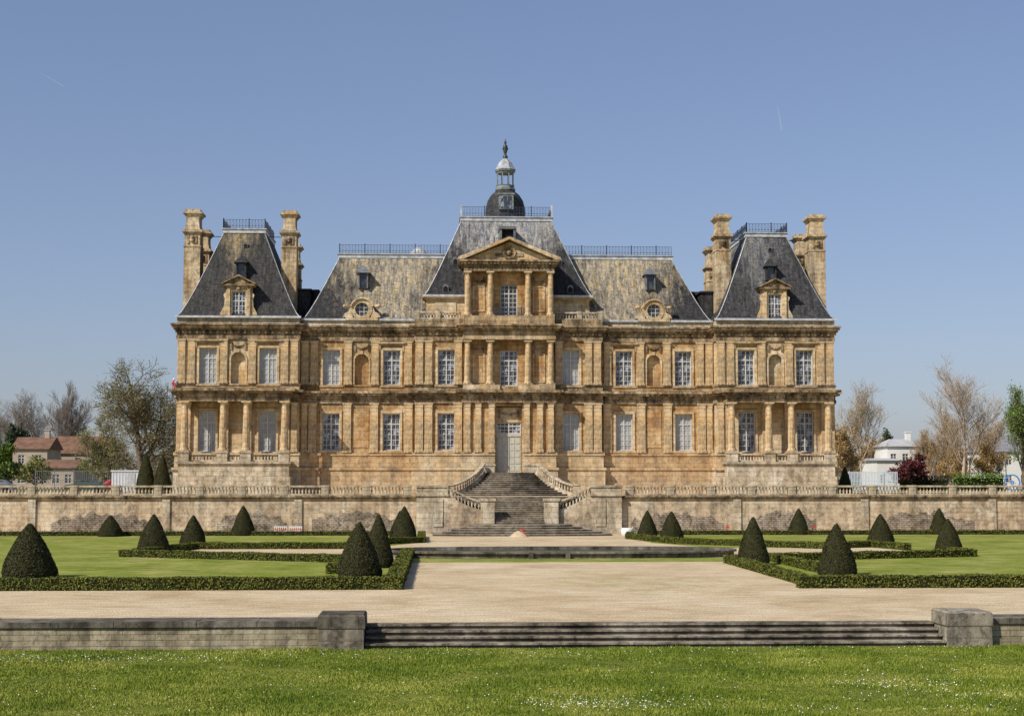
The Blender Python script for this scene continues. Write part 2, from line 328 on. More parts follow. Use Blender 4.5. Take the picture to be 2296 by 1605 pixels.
def dentils(x0,x1,y,z0,z1,step=.55,w=.24,d=.22,name='dentil_band'):
    n=int((x1-x0)/step); mb=MB(); P=[]
    for i in range(n+1):
        x=x0+(x1-x0)*i/n; P+=[(x-w/2,y-.03),(x-w/2,y-d),(x+w/2,y-d),(x+w/2,y-.03)]
    k=len(P); mb.add([(p[0],p[1],z0) for p in P]+[(p[0],p[1],z1) for p in P],[(i,i+1,k+i+1,k+i) for i in range(k-1)]+[(i,i+3,i+2,i+1) for i in range(0,k,4)]+[(k+i,k+i+1,k+i+2,k+i+3) for i in range(0,k,4)])
    part(mb,name,WEA)
# windows
WC={}
def window(x,y,z0,w,h,gl,parent=C,rows=7,cols=4,nm='window'):
    key=(round(w,2),round(h,2),rows,cols)
    if key not in WC:
        f=MB(); b=.09
        f.box(-w/2,-w/2+b,0,.1,0,h); f.box(w/2-b,w/2,0,.1,0,h); f.box(-w/2+b,w/2-b,0,.1,0,b); f.box(-w/2+b,w/2-b,0,.1,h-b,h)
        f.box(-.05,.05,-.01,.09,b,h-b)
        for i in range(1,cols):
            if i*2!=cols: xx=-w/2+w*i/cols; f.box(xx-.021,xx+.021,.02,.07,b,h-b)
        for j in range(1,rows):
            zz=h*j/rows; t=.05 if j==round(rows*.68) else .023
            f.box(-w/2+b,w/2-b,.03 if t<.04 else .005,.075,zz-t,zz+t)
        WC[key]=(f.mesh('window',FRAME),{})
    fm,gd=WC[key]
    o=put(nm,fm,(x,y,z0),parent)
    if gl.name not in gd:
        g_=MB(); g_.box(-w/2+.02,w/2-.02,.08,.095,.02,h-.02); gd[gl.name]=g_.mesh('glass',gl)
    put('glass',gd[gl.name],(x,y,z0),o); return o
# columns & pilasters
def colmesh(h,r=.32,mat=OCH2,fl=.07):
    m=MB(); m.box(-r*1.4,r*1.4,-r*1.4,r*1.4,0,.12)
    m.lathe(0,0,[(r*1.3,.12),(r*1.34,.2),(r*1.1,.27),(r*1.16,.34),(r,.38)],20)
    m.lathe(0,0,[(r,.38),(r,.4),(r*.99,h*.4),(r*.86,h-.42),(r*.86,h-.4)],28,False,fl)
    m.lathe(0,0,[(r*.9,h-.4),(r*.95,h-.36),(r*.9,h-.3),(r*.9,h-.22),(r*1.2,h-.14),(r*1.25,h-.12)],20); m.box(-r*1.35,r*1.35,-r*1.35,r*1.35,h-.12,h)
    return m.mesh('column',mat)
def pilmesh(w,h,mat,d=.25):
    m=MB(); m.box(-w/2-.07,w/2+.07,-d-.07,.02,0,.16); m.box(-w/2-.035,w/2+.035,-d-.035,.02,.16,.28)
    m.box(-w/2,w/2,-d,.02,.28,h-.42); m.box(-w/2-.03,w/2+.03,-d-.03,.02,h-.42,h-.36); m.box(-w/2,w/2,-d,.02,h-.36,h-.2)
    m.box(-w/2-.04,w/2+.04,-d-.04,.02,h-.2,h-.1); m.box(-w/2-.08,w/2+.08,-d-.08,.02,h-.1,h)
    return m.mesh('pilaster',mat)
PILM=stone('pilaster_stone',(.74,.56,.335),(.58,.385,.19),(.80,.67,.47),.46,stain=1.15,streak=.85)
COL1=colmesh(4.55,.33,PILM); COL2=colmesh(4.1,.29,PILM); COL3=colmesh(4.15,.27,PILM)
PIL1=pilmesh(.72,4.6,PILM); PIL2=pilmesh(.66,4.1,PILM); PIL1b=pilmesh(.55,4.6,PILM)
def pil(me,x,y,z): put('pilaster',me,(x,y,z),C)
def col(me,x,y,z): put('column',me,(x,y,z),C)
def surround(x,y,z0,z1,hw,hood=False):
    m=MB(); t=.2
    m.box(x-hw-t,x-hw,y-.11,y+.02,z0-.05,z1); m.box(x+hw,x+hw+t,y-.11,y+.02,z0-.05,z1); m.box(x-hw-t,x+hw+t,y-.12,y+.02,z1,z1+.22)
    m.box(x-hw-t-.08,x+hw+t+.08,y-.22,y+.02,z0-.2,z0-.05)
    if hood:
        m.box(x-hw-.5,x+hw+.5,y-.42,y+.02,z1+.62,z1+.76); m.box(x-hw-.4,x+hw+.4,y-.25,y+.02,z1+.5,z1+.62)
        for s in (-1,1): m.fr(x+s*(hw+.3)-.08,x+s*(hw+.3)+.08,y-.1,y+.02,z1-.1,x+s*(hw+.3)-.1,x+s*(hw+.3)+.1,y-.3,y+.02,z1+.5)
    part(m,'window_surround',OCH2)
def garland(x,y,z,w,mat=WEA):
    m=MB(); n=9
    for i in range(n):
        t=(i+.5)/n*2-1; r=.07+.05*(1-abs(t)); zz=z-.32*(1-t*t)
        m.lathe(x+t*w/2,y-.05,[(r*.3,zz-r),(r,zz-r*.4),(r,zz+r*.4),(r*.3,zz+r)],6)
    for s in (-1,1): m.box(x+s*w/2-.09,x+s*w/2+.09,y-.13,y+.01,z-.6,z+.12)
    part(m,'garland',mat)
def niche(x,y,z0,z1,hw):
    m=MB(); zc=z1-hw; n=10
    for s in (-1,1):
        m.prism([(x+s*hw,z1)]+[(x+s*hw*math.sin(math.pi/2*i/n),zc+hw*math.cos(math.pi/2*i/n)) for i in range(n+1)],y+.003,y+.25)
    m.ringY(x,zc,y-.1,y+.05,hw,hw+.16,16,0,math.pi)
    m.box(x-hw-.16,x-hw,y-.1,y+.05,z0,zc); m.box(x+hw,x+hw+.16,y-.1,y+.05,z0,zc); m.box(x-.12,x+.12,y-.18,y-.08,z1-.02,z1+.3)
    part(m,'niche',OCH2)
HW=.80
# wings
for s in (-1,1):
    a,b=sorted((s*8.6,s*19.5)); ops=[];
    for x in (10.9,16.5): ops+=[(s*x-HW,s*x+HW,7.03,10.45),(s*x-HW,s*x+HW,13.1,16.35)]
    ops.append((s*13.7-.65,s*13.7+.65,13.1,16.0,.45))
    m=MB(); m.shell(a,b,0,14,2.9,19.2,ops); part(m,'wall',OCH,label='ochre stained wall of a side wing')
    for L in (LOW,ENT1,PED,ENT2): layers(L,a,b,0,13.9,.004,False,OCH if L in (LOW,PED) else WEA,'plinth' if L is LOW else 'cornice')
    dentils(a+.3,b-.3,-.1,12.12,12.28,.5,.2,.55,'dentil_band'); dentils(a+.3,b-.3,-.1,17.75,18.03,.6,.2,.16,'dentil_band')
    for x in (9.35,12.45,14.95,18.1,18.95): pil(PIL2,s*x,0,13.1); 
    for x in (9.3,12.5,15.0,18.2): pil(PIL1,s*x,0,6.8)
    pil(PIL1b,s*18.95,.08,6.8)
    for i,x in enumerate((10.9,16.5)):
        window(s*x,.26,7.03,2*HW,3.42,(G_MX if s<0 else G_BL)); window(s*x,.26,13.1,2*HW,3.25,(G_MX if (s>0 or i==0) else G_BL))
        surround(s*x,0,7.03,10.45,HW); surround(s*x,0,13.1,16.35,HW,i==0)
    niche(s*13.7,0,13.1,16.0,.65); garland(s*13.7,0,16.85,1.3)
    pm=MB(); pm.box(s*13.7-.7,s*13.7+.7,-.06,.02,7.3,10.9); part(pm,'wall_panel',OCH)
# pavilions
for s in (-1,1):
    c=s*PC; a,b=c-5.55,c+5.55; ops=[]
    for k in (-1,1): x=c+k*2.75; ops+=[(x-HW,x+HW,6.9,10.6),(x-HW,x+HW,13.1,16.4)]
    ops.append((c-.65,c+.65,13.1,16.0,.45))
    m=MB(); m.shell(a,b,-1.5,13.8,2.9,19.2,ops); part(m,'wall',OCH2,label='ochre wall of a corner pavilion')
    m=MB(); part(m.box(a-.2,b+.2,-1.7,13.9,2.9,5.3),'plinth',PALE)
    for L in (LOW[1:],ENT1,PED,ENT2): layers(L,a,b,-1.5,13.8,0,True,OCH2 if L is PED or L==LOW[1:] else WEA,'cornice')
    dentils(a-.1,b+.1,-1.6,17.75,18.03,.6,.2,.18)
    for k in (-1,1):
        x=c+k*2.75; window(x,-1.24,6.9,2*HW,3.7,(G_BL if s<0 else G_MX)); window(x,-1.24,13.1,2*HW,3.3,(G_BL if s<0 else G_MX)); surround(x,-1.5,13.1,16.4,HW,True); surround(x,-1.5,6.9,10.6,HW)
        for d in (1.3,4.25,5.15): pil(PIL2,c+k*d,-1.5,13.1)
        for d in (1.05,4.5,5.2): pil(PIL1b,c+k*d,-1.5,6.8)
    niche(c,-1.5,13.1,16.0,.65); garland(c,-1.5,16.85,1.3)
    # porch
    m=MB(); m.box(c-5.1,c+5.1,-3.75,-1.6,2.9,4.6); m.box(c-4.95,c+4.95,-3.6,-1.6,4.6,5.75); m.box(c-5.15,c+5.15,-3.8,-1.6,5.75,5.95)
    part(m,'porch_podium',PALE)
    for d in (-4.5,-1.05,1.05,4.5):
        m=MB(); m.box(c+d-.48,c+d+.48,-3.68,-2.72,5.95,6.7); m.box(c+d-.54,c+d+.54,-3.74,-2.66,6.7,6.85); part(m,'pedestal',PALE); col(COL1,c+d,-3.2,6.85)
    m=MB()
    for z0,z1,p in ((11.4,11.72,.0),(11.72,12.1,-.05)): m.box(c-4.95-p,c+4.95+p,-3.65-p,-1.6,z0,z1)
    m.box(c-5.2,c+5.2,-3.95,-1.6,12.1,12.3); m.box(c-5.5,c+5.5,-4.25,-1.6,12.3,12.53); m.box(c-4.9,c+4.9,-3.6,-1.6,12.53,12.62)
    part(m,'porch_cornice',WEA); dentils(c-4.8,c+4.8,-3.6,11.75,12.08,.62,.26,.1)
# centre block
ops=[]
for s in (-1,1): ops+=[(s*5.8-HW,s*5.8+HW,7.03,10.45),(s*5.8-HW,s*5.8+HW,13.1,16.35)]
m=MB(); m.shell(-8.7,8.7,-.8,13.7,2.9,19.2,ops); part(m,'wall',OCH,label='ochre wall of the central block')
for L in (ENT1,PED,ENT2): layers(L,-8.7,8.7,-.8,13.7,.002)
for s in (-1,1):
    a,b=sorted((s*4.0,s*8.7)); mb=MB()
    for z0,z1,p in LOW: mb.box(a,b+(p if s>0 else 0),-.8-p,5,z0,z1) if s>0 else mb.box(a-p,b,-.8-p,5,z0,z1)
    part(mb,'plinth',OCH2)
    window(s*5.8,-.54,7.03,2*HW,3.42,G_MX if s<0 else G_BL); window(s*5.8,-.54,13.1,2*HW,3.25,G_MX if s<0 else G_BL)
    surround(s*5.8,-.8,7.03,10.45,HW); surround(s*5.8,-.8,13.1,16.35,HW)
    for x in (7.45,8.3,4.7): pil(PIL2,s*x,-.8,13.1); pil(PIL1,s*x,-.8,6.8)
dentils(-8.5,8.5,-.9,17.75,18.03,.6,.2,.18)
# frontispiece ground tier
m=MB(); m.shell(-4.2,4.2,-1.9,-.5,4.95,11.4,[(-1.2,1.2,4.951,11.1,1.02)]); part(m,'wall',OCH,label='projecting entrance bay wall')
for s in (-1,1):
    mb=MB()
    for z0,z1,p in LOW: mb.box(*sorted((s*1.3,s*(4.2+p))),-1.9-p,-.5,z0,z1)
    part(mb,'plinth',OCH2)
    for x in (1.62,2.85,3.85): pil(PIL1b,s*x,-1.9,6.8)
mb=MB()
for z0,z1,p in ENT1: mb.box(-4.2-p,4.2+p,-2.15-p,-.5,z0+.003,z1+.003)
part(mb,'cornice',WEA); dentils(-4.1,4.1,-2.1,11.75,12.08,.6,.26,.2)
# door
d_=put('door',None,(0,-1.0,4.96),C)
m=MB(); m.box(-1.15,1.15,-1.02,-.9,4.96,8.3)
for s in (-1,1):
    for j in range(5):
        z=5.15+j*.62; 
        for k in (0,1): x0=s*(.12+k*.5); m.box(*sorted((x0,x0+s*.42)),-1.06,-1.02,z,z+.5)
m.box(-.03,.03,-1.08,-1.02,4.96,8.3); m.box(-1.15,1.15,-1.1,-.9,8.3,8.55); mk(m,'door_leaf',DOORM,d_)
window(0,-1.06,8.55,2.3,1.05,G_MX,C,3,6,'transom_window')
m=MB(); m.box(-1.19,1.19,-1.15,-.9,9.6,11.0); part(m,'tympanum',OCH2); garland(0,-1.17,10.6,1.7); 
# tier 2
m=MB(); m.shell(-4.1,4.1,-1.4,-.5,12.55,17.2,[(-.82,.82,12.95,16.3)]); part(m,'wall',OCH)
mb=MB(); mb.box(-4.25,-.85,-2.35,-1.4,12.54,13.05); mb.box(.85,4.25,-2.35,-1.4,12.54,13.05); part(mb,'pedestal',OCH2)
window(0,-1.15,12.97,1.64,3.3,G_MX)
for x in (-3.85,-1.75,1.75,3.85): col(COL2,x,-1.95,13.05)
mb=MB()
for z0,z1,p in ENT2: mb.box(-4.15-p,4.15+p,-2.25-p,-.5,z0+.003,z1+.003)
mb.box(-4.2,4.2,-2.35,-.5,18.625,19.42); part(mb,'cornice',OCH2)
for s in (-1,1):
    for z0,z1 in ((13.3,16.0),(19.9,22.3)):
        f=MB(); x=s*2.8
        f.box(x-.55,x-.45,-1.47,-1.39,z0,z1); f.box(x+.45,x+.55,-1.47,-1.39,z0,z1); f.box(x-.45,x+.45,-1.47,-1.39,z1-.1,z1); f.box(x-.45,x+.45,-1.47,-1.39,z0,z0+.1)
        part(f,'wall_panel',OCH2); garland(x,-1.4,z1+.65,1.0)
# tier 3
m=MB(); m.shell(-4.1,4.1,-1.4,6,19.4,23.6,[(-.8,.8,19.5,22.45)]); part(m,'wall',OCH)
window(0,-1.15,19.5,1.6,2.93,G_DK)
for x in (-3.85,-1.75,1.75,3.85): col(COL3,x,-1.95,19.42)
mb=MB(); 
for z0,z1,p in ((23.58,23.85,.05),(23.85,24.2,.0),(24.2,24.42,.3),(24.42,24.6,.5)): mb.box(-4.15-p,4.15+p,-2.25-p,5.9,z0,z1)
part(mb,'cornice',WEA)
ped=put('pediment',None,(0,-2,24.6),C)
m=MB(); m.prism([(-4.2,24.6),(4.2,24.6),(0,26.35)],-2.1,5.5); mk(m,'tympanum',OCH2,ped)
m=MB()
for s in (-1,1):
    m.prism([(s*4.75,24.6),(s*4.75,24.82),(0,26.75),(0,26.5),(s*4.3,24.62)],-2.78,5.6)
mk(m,'raking_cornice',PILM,ped)
m=MB(); m.ringY(0,25.3,-2.3,-2.05,.38,.6,20); m.lathe(0,-2.15,[(.02,25.0),(.25,25.15),(.28,25.4),(.02,25.6)],10); m.box(-1.3,-.6,-2.2,-2.08,25.0,25.25); m.box(.6,1.3,-2.2,-2.08,25.0,25.25); mk(m,'crest',WEA,ped)
dentils(-4.1,4.1,-2.45,24.22,24.4,.34,.16,.2)
def railing(p0,p1,h,step=.3,name='railing',parent=C,mat=IRON,t=.035,scroll=True):
    m=MB(); a=Vector(p0); b=Vector(p1); L=(b-a).length; n=max(2,int(L/step))
    for z in (.06,h*.28,h-.04): m.beam(a+Vector((0,0,z)),b+Vector((0,0,z)),t,t)
    for i in range(n+1):
        p=a+(b-a)*i/n; k=.09 if i%8==0 else t*.8
        m.box(p.x-k/2,p.x+k/2,p.y-k/2,p.y+k/2,p.z,p.z+h+(.1 if k>.05 else 0))
        if scroll and i<n:
            q=a+(b-a)*(i+1)/n; m.beam(p+Vector((0,0,h*.28)),q+Vector((0,0,h*.9)),t*.6,t*.7); m.beam(p+Vector((0,0,h*.9)),q+Vector((0,0,h*.28)),t*.6,t*.7)
    return mk(m,name,mat,parent)
railing((-1.45,-2.1,19.45),(1.45,-2.1,19.45),.75,.16)
def balus(m,x,y,z,h,r=.09,n=6):
    m.lathe(x,y,[(r*.9,z),(r*.9,z+.08*h),(r*.5,z+.14*h),(r*1.15,z+.35*h),(r*.9,z+.5*h),(r*.45,z+.72*h),(r*.5,z+.88*h),(r*.9,z+.92*h),(r*.9,z+h)],n)
def balustrade(m,a,b,h=.8,w=.32,step=.27,base=.14,top=.14):
    a=Vector(a); b=Vector(b); m.beam(a,b,w,base); m.beam(a+Vector((0,0,h-top)),b+Vector((0,0,h-top)),w+.04,top)
    L=(b-a).length; n=max(1,int(L/step))
    for i in range(n):
        p=a+(b-a)*(i+.5)/n; balus(m,p.x,p.y,p.z+base-.02,h-base-top+.04)
for s in (-1,1):
    m=MB(); balustrade(m,(s*4.4,-.95,19.2),(s*6.4,-.95,19.2),.72); balustrade(m,(s*6.8,-.95,19.2),(s*8.3,-.95,19.2),.72); m.box(*sorted((s*6.38,s*6.82)),-1.2,-.72,19.2,20.0); part(m,'balustrade',PALE)
    m=MB(); m.box(s*8.55-.22,s*8.55+.22,-1.2,-.72,19.2,20.0); part(m,'pedestal',PALE)
    c=s*PC
    for a0,a1 in ((-4.02,-1.53),(-.57,.57),(1.53,4.02)):
        m=MB(); balustrade(m,(c+a0,-3.25,5.95),(c+a1,-3.25,5.95),.75,.3); part(m,'balustrade',PALE)
m=MB(); m.box(-8.75,8.75,-1.35,0,18.6,19.2); part(m,'parapet_base',WEA)
m=MB(); m.box(-7.7,7.7,.3,13.5,19.2,21.2); m.box(-7.9,7.9,.1,13.6,21.2,21.35); m.box(-8.1,8.1,-.1,13.7,21.35,21.5)
for s in (-1,1): m.box(*sorted((s*4.9,s*6.9)),.22,.3,19.7,20.9)
part(m,'attic',OCH2)
# roofs (slightly concave: flared towards the eaves)
def roof(x0,x1,y0,y1,z0,X0,X1,Y0,Y1,z1,mat,label=None,flare=.07):
    m=MB(); L=[]
    for f in (0,.1,.22,.4,.65,1):
        zf=f-flare*math.sin(math.pi*min(1,f**.6)) if f<1 else 1
        g0=lambda a,b:a+(b-a)*f
        L.append((g0(x0,X0),g0(x1,X1),g0(y0,Y0),g0(y1,Y1),z0+(z1-z0)*max(zf,f*.3)))
    for a,b in zip(L[:-1],L[1:]): m.fr(*a,*b)
    o=part(m,'roof',mat); 
    if label: o['label']=label
    t=MB()
    t.box(X0-.12,X1+.12,Y0-.12,Y1+.12,z1-.08,z1+.28); t.box(X0-.22,X1+.22,Y0-.22,Y1+.22,z1+.28,z1+.36)
    for i in (0,1):
        for j in (2,3):
            for a,b in zip(L[:-1],L[1:]): t.beam((a[i],a[j],a[4]-.02),(b[i],b[j],b[4]-.02),.09,.05)
    mk(t,'flashing',ZINC,o); 
    e=MB(); e.box(x0-.08,x1+.08,y0-.14,y0+.05,z0-.06,z0+.13); mk(e,'gutter',ZINC,o)
    return o
for s in (-1,1):
    c=s*PC
    m=MB(); m.box(c-5.6,c+5.6,-1.75,13.8,18.62,19.2); part(m,'parapet_base',PALE)
    roof(c-5.68,c+5.68,-1.9,13.9,19.2,c-1.9,c+1.9,1.6,9.5,27.65,SL_P if s<0 else SL_R,'steep truncated slate pavilion roof')
    railing((c-1.95,1.45,28.01),(c+1.95,1.45,28.01),.85,.28); railing((c-1.95,1.45,28.01),(c-1.95,9.3,28.01),.85,.28); railing((c+1.95,1.45,28.01),(c+1.95,9.3,28.01),.85,.28)
    a,b=sorted((s*8,s*19.3)); m=MB(); m.box(a,b,-.3,13.8,18.6,19.15); part(m,'parapet_base',PALE)
    if s<0: roof(-19.3,-6,-.35,13.6,19.15,-16.1,-4.6,4,10,25.7,SL_W,'lichen covered slate wing roof'); railing((-16.1,3.85,26.06),(-4.9,3.85,26.06),.85,.3)
    else: roof(6,19.3,-.35,13.6,19.15,4.6,16.1,4,10,25.7,SL_W,'lichen covered slate wing roof'); railing((4.9,3.85,26.06),(16.1,3.85,26.06),.85,.3)
    m=MB(); m.fr(*sorted((s*17.2,s*21.5)),4,12,19.2,*sorted((s*18.2,s*21)),6,10,22.8); part(m,'link_roof',SL_D)
    m=MB(); m.box(*sorted((s*18.8,s*19.9)),2.8,6,19.2,22.3); m.box(*sorted((s*18.65,s*20.05)),2.6,6,22.3,22.45); part(m,'slate_dormer',SL_D)
roof(-7.95,7.95,0,13.6,21.5,-4.35,4.35,4,10,29.4,SL_C,'grey slate central roof',.05)
railing((-4.4,3.85,29.76),(4.4,3.85,29.76),.95,.28); railing((-4.4,3.85,29.76),(-4.4,9.9,29.76),.95,.28); railing((4.4,3.85,29.76),(4.4,9.9,29.76),.95,.28)
for s in (-1,1):
    m=MB(); m.box(s*4.4-.08,s*4.4+.08,3.8,3.95,29.7,30.9); part(m,'railing_post',ZINC)
m=MB(); m.box(-.75,-.55,1.2,4,26.6,28.1); m.box(.55,.75,1.2,4,26.6,28.1); m.box(-.85,.85,1.1,4,28.1,28.35); o=part(m,'roof_dormer',LEAD)
m=MB(); m.box(-.55,.55,1.5,4,26.5,28.1); mk(m,'opening',DARK,o)
railing((-1.3,.7,26.55),(1.3,.7,26.55),.6,.2)
def minidormer(x,y,z,w=.22,h=.45,mat=LEAD):
    m=MB(); m.box(x-w-.06,x+w+.06,y-.05,y+1,z,z+h); m.ringY(x,z+h,y-.08,y+1,w*.6,w+.08,10,0,math.pi); o=part(m,'small_vent_dormer',mat)
    k=MB(); k.box(x-w,x+w,y-.07,y-.04,z+.04,z+h+.05); mk(k,'opening',DARK,o)
cy=lambda z:4*(z-21.5)/7.9
for x,z in ((-4.95,24.7),(4.95,24.7),(-5.9,21.9),(5.9,21.9)): minidormer(x,cy(z)+.15,z)
# dome & lantern
cx,cyy=0,6.6; dl=.3
m=MB(); m.lathe(cx,cyy,[(1.95,29.6),(1.97,30.7),(1.92,31.2),(1.75,31.8),(1.4,32.35),(1.0,32.7),(.9,32.85)],24); dome=part(m,'dome',SL_R)
m=MB(); m.box(-.72,.72,4.45,6,30.6,32.05); m.box(-.82,.82,4.38,6,32.05,32.2); mk(m,'dormer',COPP,dome)
m=MB(); m.box(-.5,.5,4.4,4.5,30.7,31.9); mk(m,'glass',G_MX,dome)
lan=put('lantern',None,(0,cyy,32.8),C)
m=MB(); m.lathe(cx,cyy,[(1.05,32.5+dl),(1.07,32.65+dl),(.95,32.7+dl),(.92,32.95+dl),(.97,33.0+dl)],8,False)
for i in range(8):
    a=math.pi/8+i*math.pi/4; m.box(.82*math.cos(a)-.055,.82*math.cos(a)+.055,cyy+.82*math.sin(a)-.055,cyy+.82*math.sin(a)+.055,32.95+dl,34.3+dl)
m.lathe(cx,cyy,[(.9,34.2+dl),(.94,34.35+dl),(1.04,34.4+dl),(1.1,34.58+dl)],8,False); mk(m,'frame',COPP,lan)
m=MB(); m.lathe(cx,cyy,[(q[0],q[1]+dl) for q in [(1.1,34.58),(1.0,34.7),(.84,34.98),(.68,35.3),(.5,35.52),(.26,35.68),(.16,35.8)]],8,False); mk(m,'cap',ZINC2,lan)
m=MB(); m.lathe(cx,cyy,[(q[0],q[1]+dl) for q in [(.24,35.75),(.26,35.98),(.13,36.1),(.15,36.3),(.22,36.55),(.19,36.85),(.23,37.05),(.09,37.15),(.14,37.3),(.12,37.45),(.05,37.56),(.03,37.75)]],10)
m.tube((.14,cyy,37.3),(.26,cyy,36.95),.06); m.tube((-.14,cyy,37.3),(-.26,cyy,36.95),.06); mk(m,'finial_statue',BRON,lan)
m=MB(); m.lathe(-8.55,7,[(1.1,25.9),(1.12,26.2),(1.0,26.3),(.75,26.75),(.35,27.05),(.1,27.2),(.06,27.45),(.01,27.5)],12); part(m,'small_cupola',ZINC)
# chimneys
CHM=stone('chimney_stone',(.64,.49,.30),(.47,.31,.165),(.72,.60,.42),.42,stain=1.3,streak=1.0,bc=.3)
def chimney(x,y,hw,hd,zb,zt,nm='chimney'):
    m=MB(); k=zt
    m.box(x-hw,x+hw,y-hd,y+hd,zb,k-3.6); m.box(x-hw-.05,x+hw+.05,y-hd-.05,y+hd+.05,k-3.6,k-3.48); m.box(x-hw+.04,x+hw-.04,y-hd+.04,y+hd-.04,k-3.48,k-2.35)
    m.box(x-hw-.06,x+hw+.06,y-hd-.06,y+hd+.06,k-2.35,k-2.2); m.box(x-hw-.2,x+hw+.2,y-hd-.2,y+hd+.2,k-2.2,k-2.04); m.box(x-hw-.1,x+hw+.1,y-hd-.1,y+hd+.1,k-2.04,k-1.94)
    m.fr(x-hw+.04,x+hw-.04,y-hd,y+hd,k-1.94,x-hw+.16,x+hw-.16,y-hd+.1,y+hd-.1,k-1.4); m.box(x-hw+.16,x+hw-.16,y-hd+.1,y+hd-.1,k-1.4,k-.75)
    m.fr(x-hw+.16,x+hw-.16,y-hd+.1,y+hd-.1,k-.75,x-hw-.08,x+hw+.08,y-hd-.05,y+hd+.05,k-.42); m.box(x-hw-.16,x+hw+.16,y-hd-.14,y+hd+.14,k-.42,k-.28); m.box(x-hw+.06,x+hw-.06,y-hd+.1,y+hd-.1,k-.28,k)
    o=part(m,nm,CHM)
    d=MB()
    for zz in (k-2.75,k-3.0): d.lathe(x,y-hd,[(.02,zz-.2),(.22,zz-.08),(.25,zz+.1),(.03,zz+.25)],8)
    d.box(x-hw*.6,x+hw*.6,y-hd-.03,y-hd+.1,k-2.9,k-2.8); d.box(x-hw*.6,x-hw*.35,y-hd-.04,y-hd+.1,k-3.3,k-2.5); d.box(x+hw*.35,x+hw*.6,y-hd-.04,y-hd+.1,k-3.3,k-2.5); mk(d,'carved_ornament',WEA,o)
for s in (-1,1):
    chimney(s*29.75,2.0,.76,1.0,18.5,29.75); chimney(s*29.6,7.2,.68,.9,18.5,28.7)
    chimney(s*20.7,2.2,.72,1.0,18.5,29.75); chimney(s*20.8,8.5,.6,.9,18.5,27.6)
    m=MB(); c=s*PC; m.tube((c-4,4,27.6),(c+4,4,27.6),.035,5); part(m,'tie_rod',IRON)
# dormers
for s in (-1,1):
    c=s*PC; dz=19.2
    D_=put('dormer',None,(c,-1.8,dz),C)
    m=MB(); m.shell(c-1.15,c+1.15,-1.8,1.2,dz,22.1,[(c-.64,c+.64,19.35,21.65,.3)])
    for k in (-1,1):
        m.prism([(c+k*1.15,dz),(c+k*1.75,dz),(c+k*1.68,19.6),(c+k*1.35,20.2),(c+k*1.28,20.9),(c+k*1.42,21.3),(c+k*1.15,21.6)],-1.72,-1.3)
        m.box(c+k*.92-.14,c+k*.92+.14,-1.9,-1.79,19.3,21.9)
    mk(m,'surround',PILM,D_)
    m=MB(); m.box(c-1.45,c+1.45,-2.1,1.3,22.1,22.28); m.prism([(c-1.35,22.28),(c+1.35,22.28),(c,22.95)],-1.95,1.8); 
    m.prism([(c-1.65,22.28),(c-1.45,22.28),(c,22.98),(c+1.45,22.28),(c+1.65,22.28),(c,23.15)],-2.2,1.8)
    m.lathe(c,-1.85,[(.03,21.65),(.22,21.75),(.22,21.95),(.03,22.08)],8); mk(m,'pediment',WEA,D_)
    window(c,-1.6,19.35,1.28,2.3,G_MX,D_,5,4)
    S_=put('roof_dormer',None,(c,-.3,23.2),C)
    m=MB(); m.box(c-.48,c-.34,-.45,1.5,23.2,24.5); m.box(c+.34,c+.48,-.45,1.5,23.2,24.5); m.box(c-.34,c+.34,-.1,1.5,23.2,24.5); m.fr(c-.68,c+.68,-.7,1.4,24.45,c-.08,c+.08,.5,1.6,25.3); m.box(c-.55,c+.55,-.55,.3,23.1,23.22); mk(m,'hood',SL_D,S_)
    m=MB(); m.box(c-.34,c+.34,-.18,-.12,23.25,24.45); mk(m,'glass',G_DK,S_)
    minidormer(c+.2,1.0,26.1,.16,.25)
    x=s*13.7; zc=20.15
    O_=put('dormer',None,(x,-.4,19.15),C)
    m=MB(); m.ringY(x,zc,-.55,1.4,.62,.98,28); m.ringY(x,zc,-.72,1.4,.98,1.12,20,.25,math.pi-.25)
    m.box(x-1.5,x+1.5,-.6,.5,19.13,19.4)
    for k in (-1,1):
        m.prism([(x+k*.85,19.4),(x+k*1.75,19.4),(x+k*1.6,19.75),(x+k*1.2,19.95),(x+k*1.05,20.4),(x+k*.9,20.4)],-.5,.2); m.lathe(x+k*1.5,-.35,[(.02,20.28),(.26,20.35),(.3,20.5),(.26,20.6),(.02,20.65)],8)
    mk(m,'surround',PILM,O_)
    m=MB(); m.box(x-.6,x+.6,-.2,-.16,zc-.6,zc+.6); mk(m,'glass',G_DK,O_)
    m=MB()
    for k in (-.2,.2): m.box(x+k-.025,x+k+.025,-.26,-.22,zc-.55,zc+.55); m.box(x-.55,x+.55,-.265,-.225,zc+k-.025,zc+k+.025)
    mk(m,'frame',FRAME,O_)
    y0=1.75; S_=put('roof_dormer',None,(x,y0,22.4),C)
    m=MB(); m.box(x-.46,x-.34,y0-.2,y0+2,22.4,23.9); m.box(x+.34,x+.46,y0-.2,y0+2,22.4,23.9); m.box(x-.34,x+.34,y0+.1,y0+2,22.4,23.9); m.fr(x-.66,x+.66,y0-.45,y0+2,23.85,x-.06,x+.06,y0+.7,y0+2.2,24.7); mk(m,'hood',LEAD,S_)
    m=MB(); m.box(x-.34,x+.34,y0,y0+.06,22.5,23.8); mk(m,'glass',G_DK,S_)
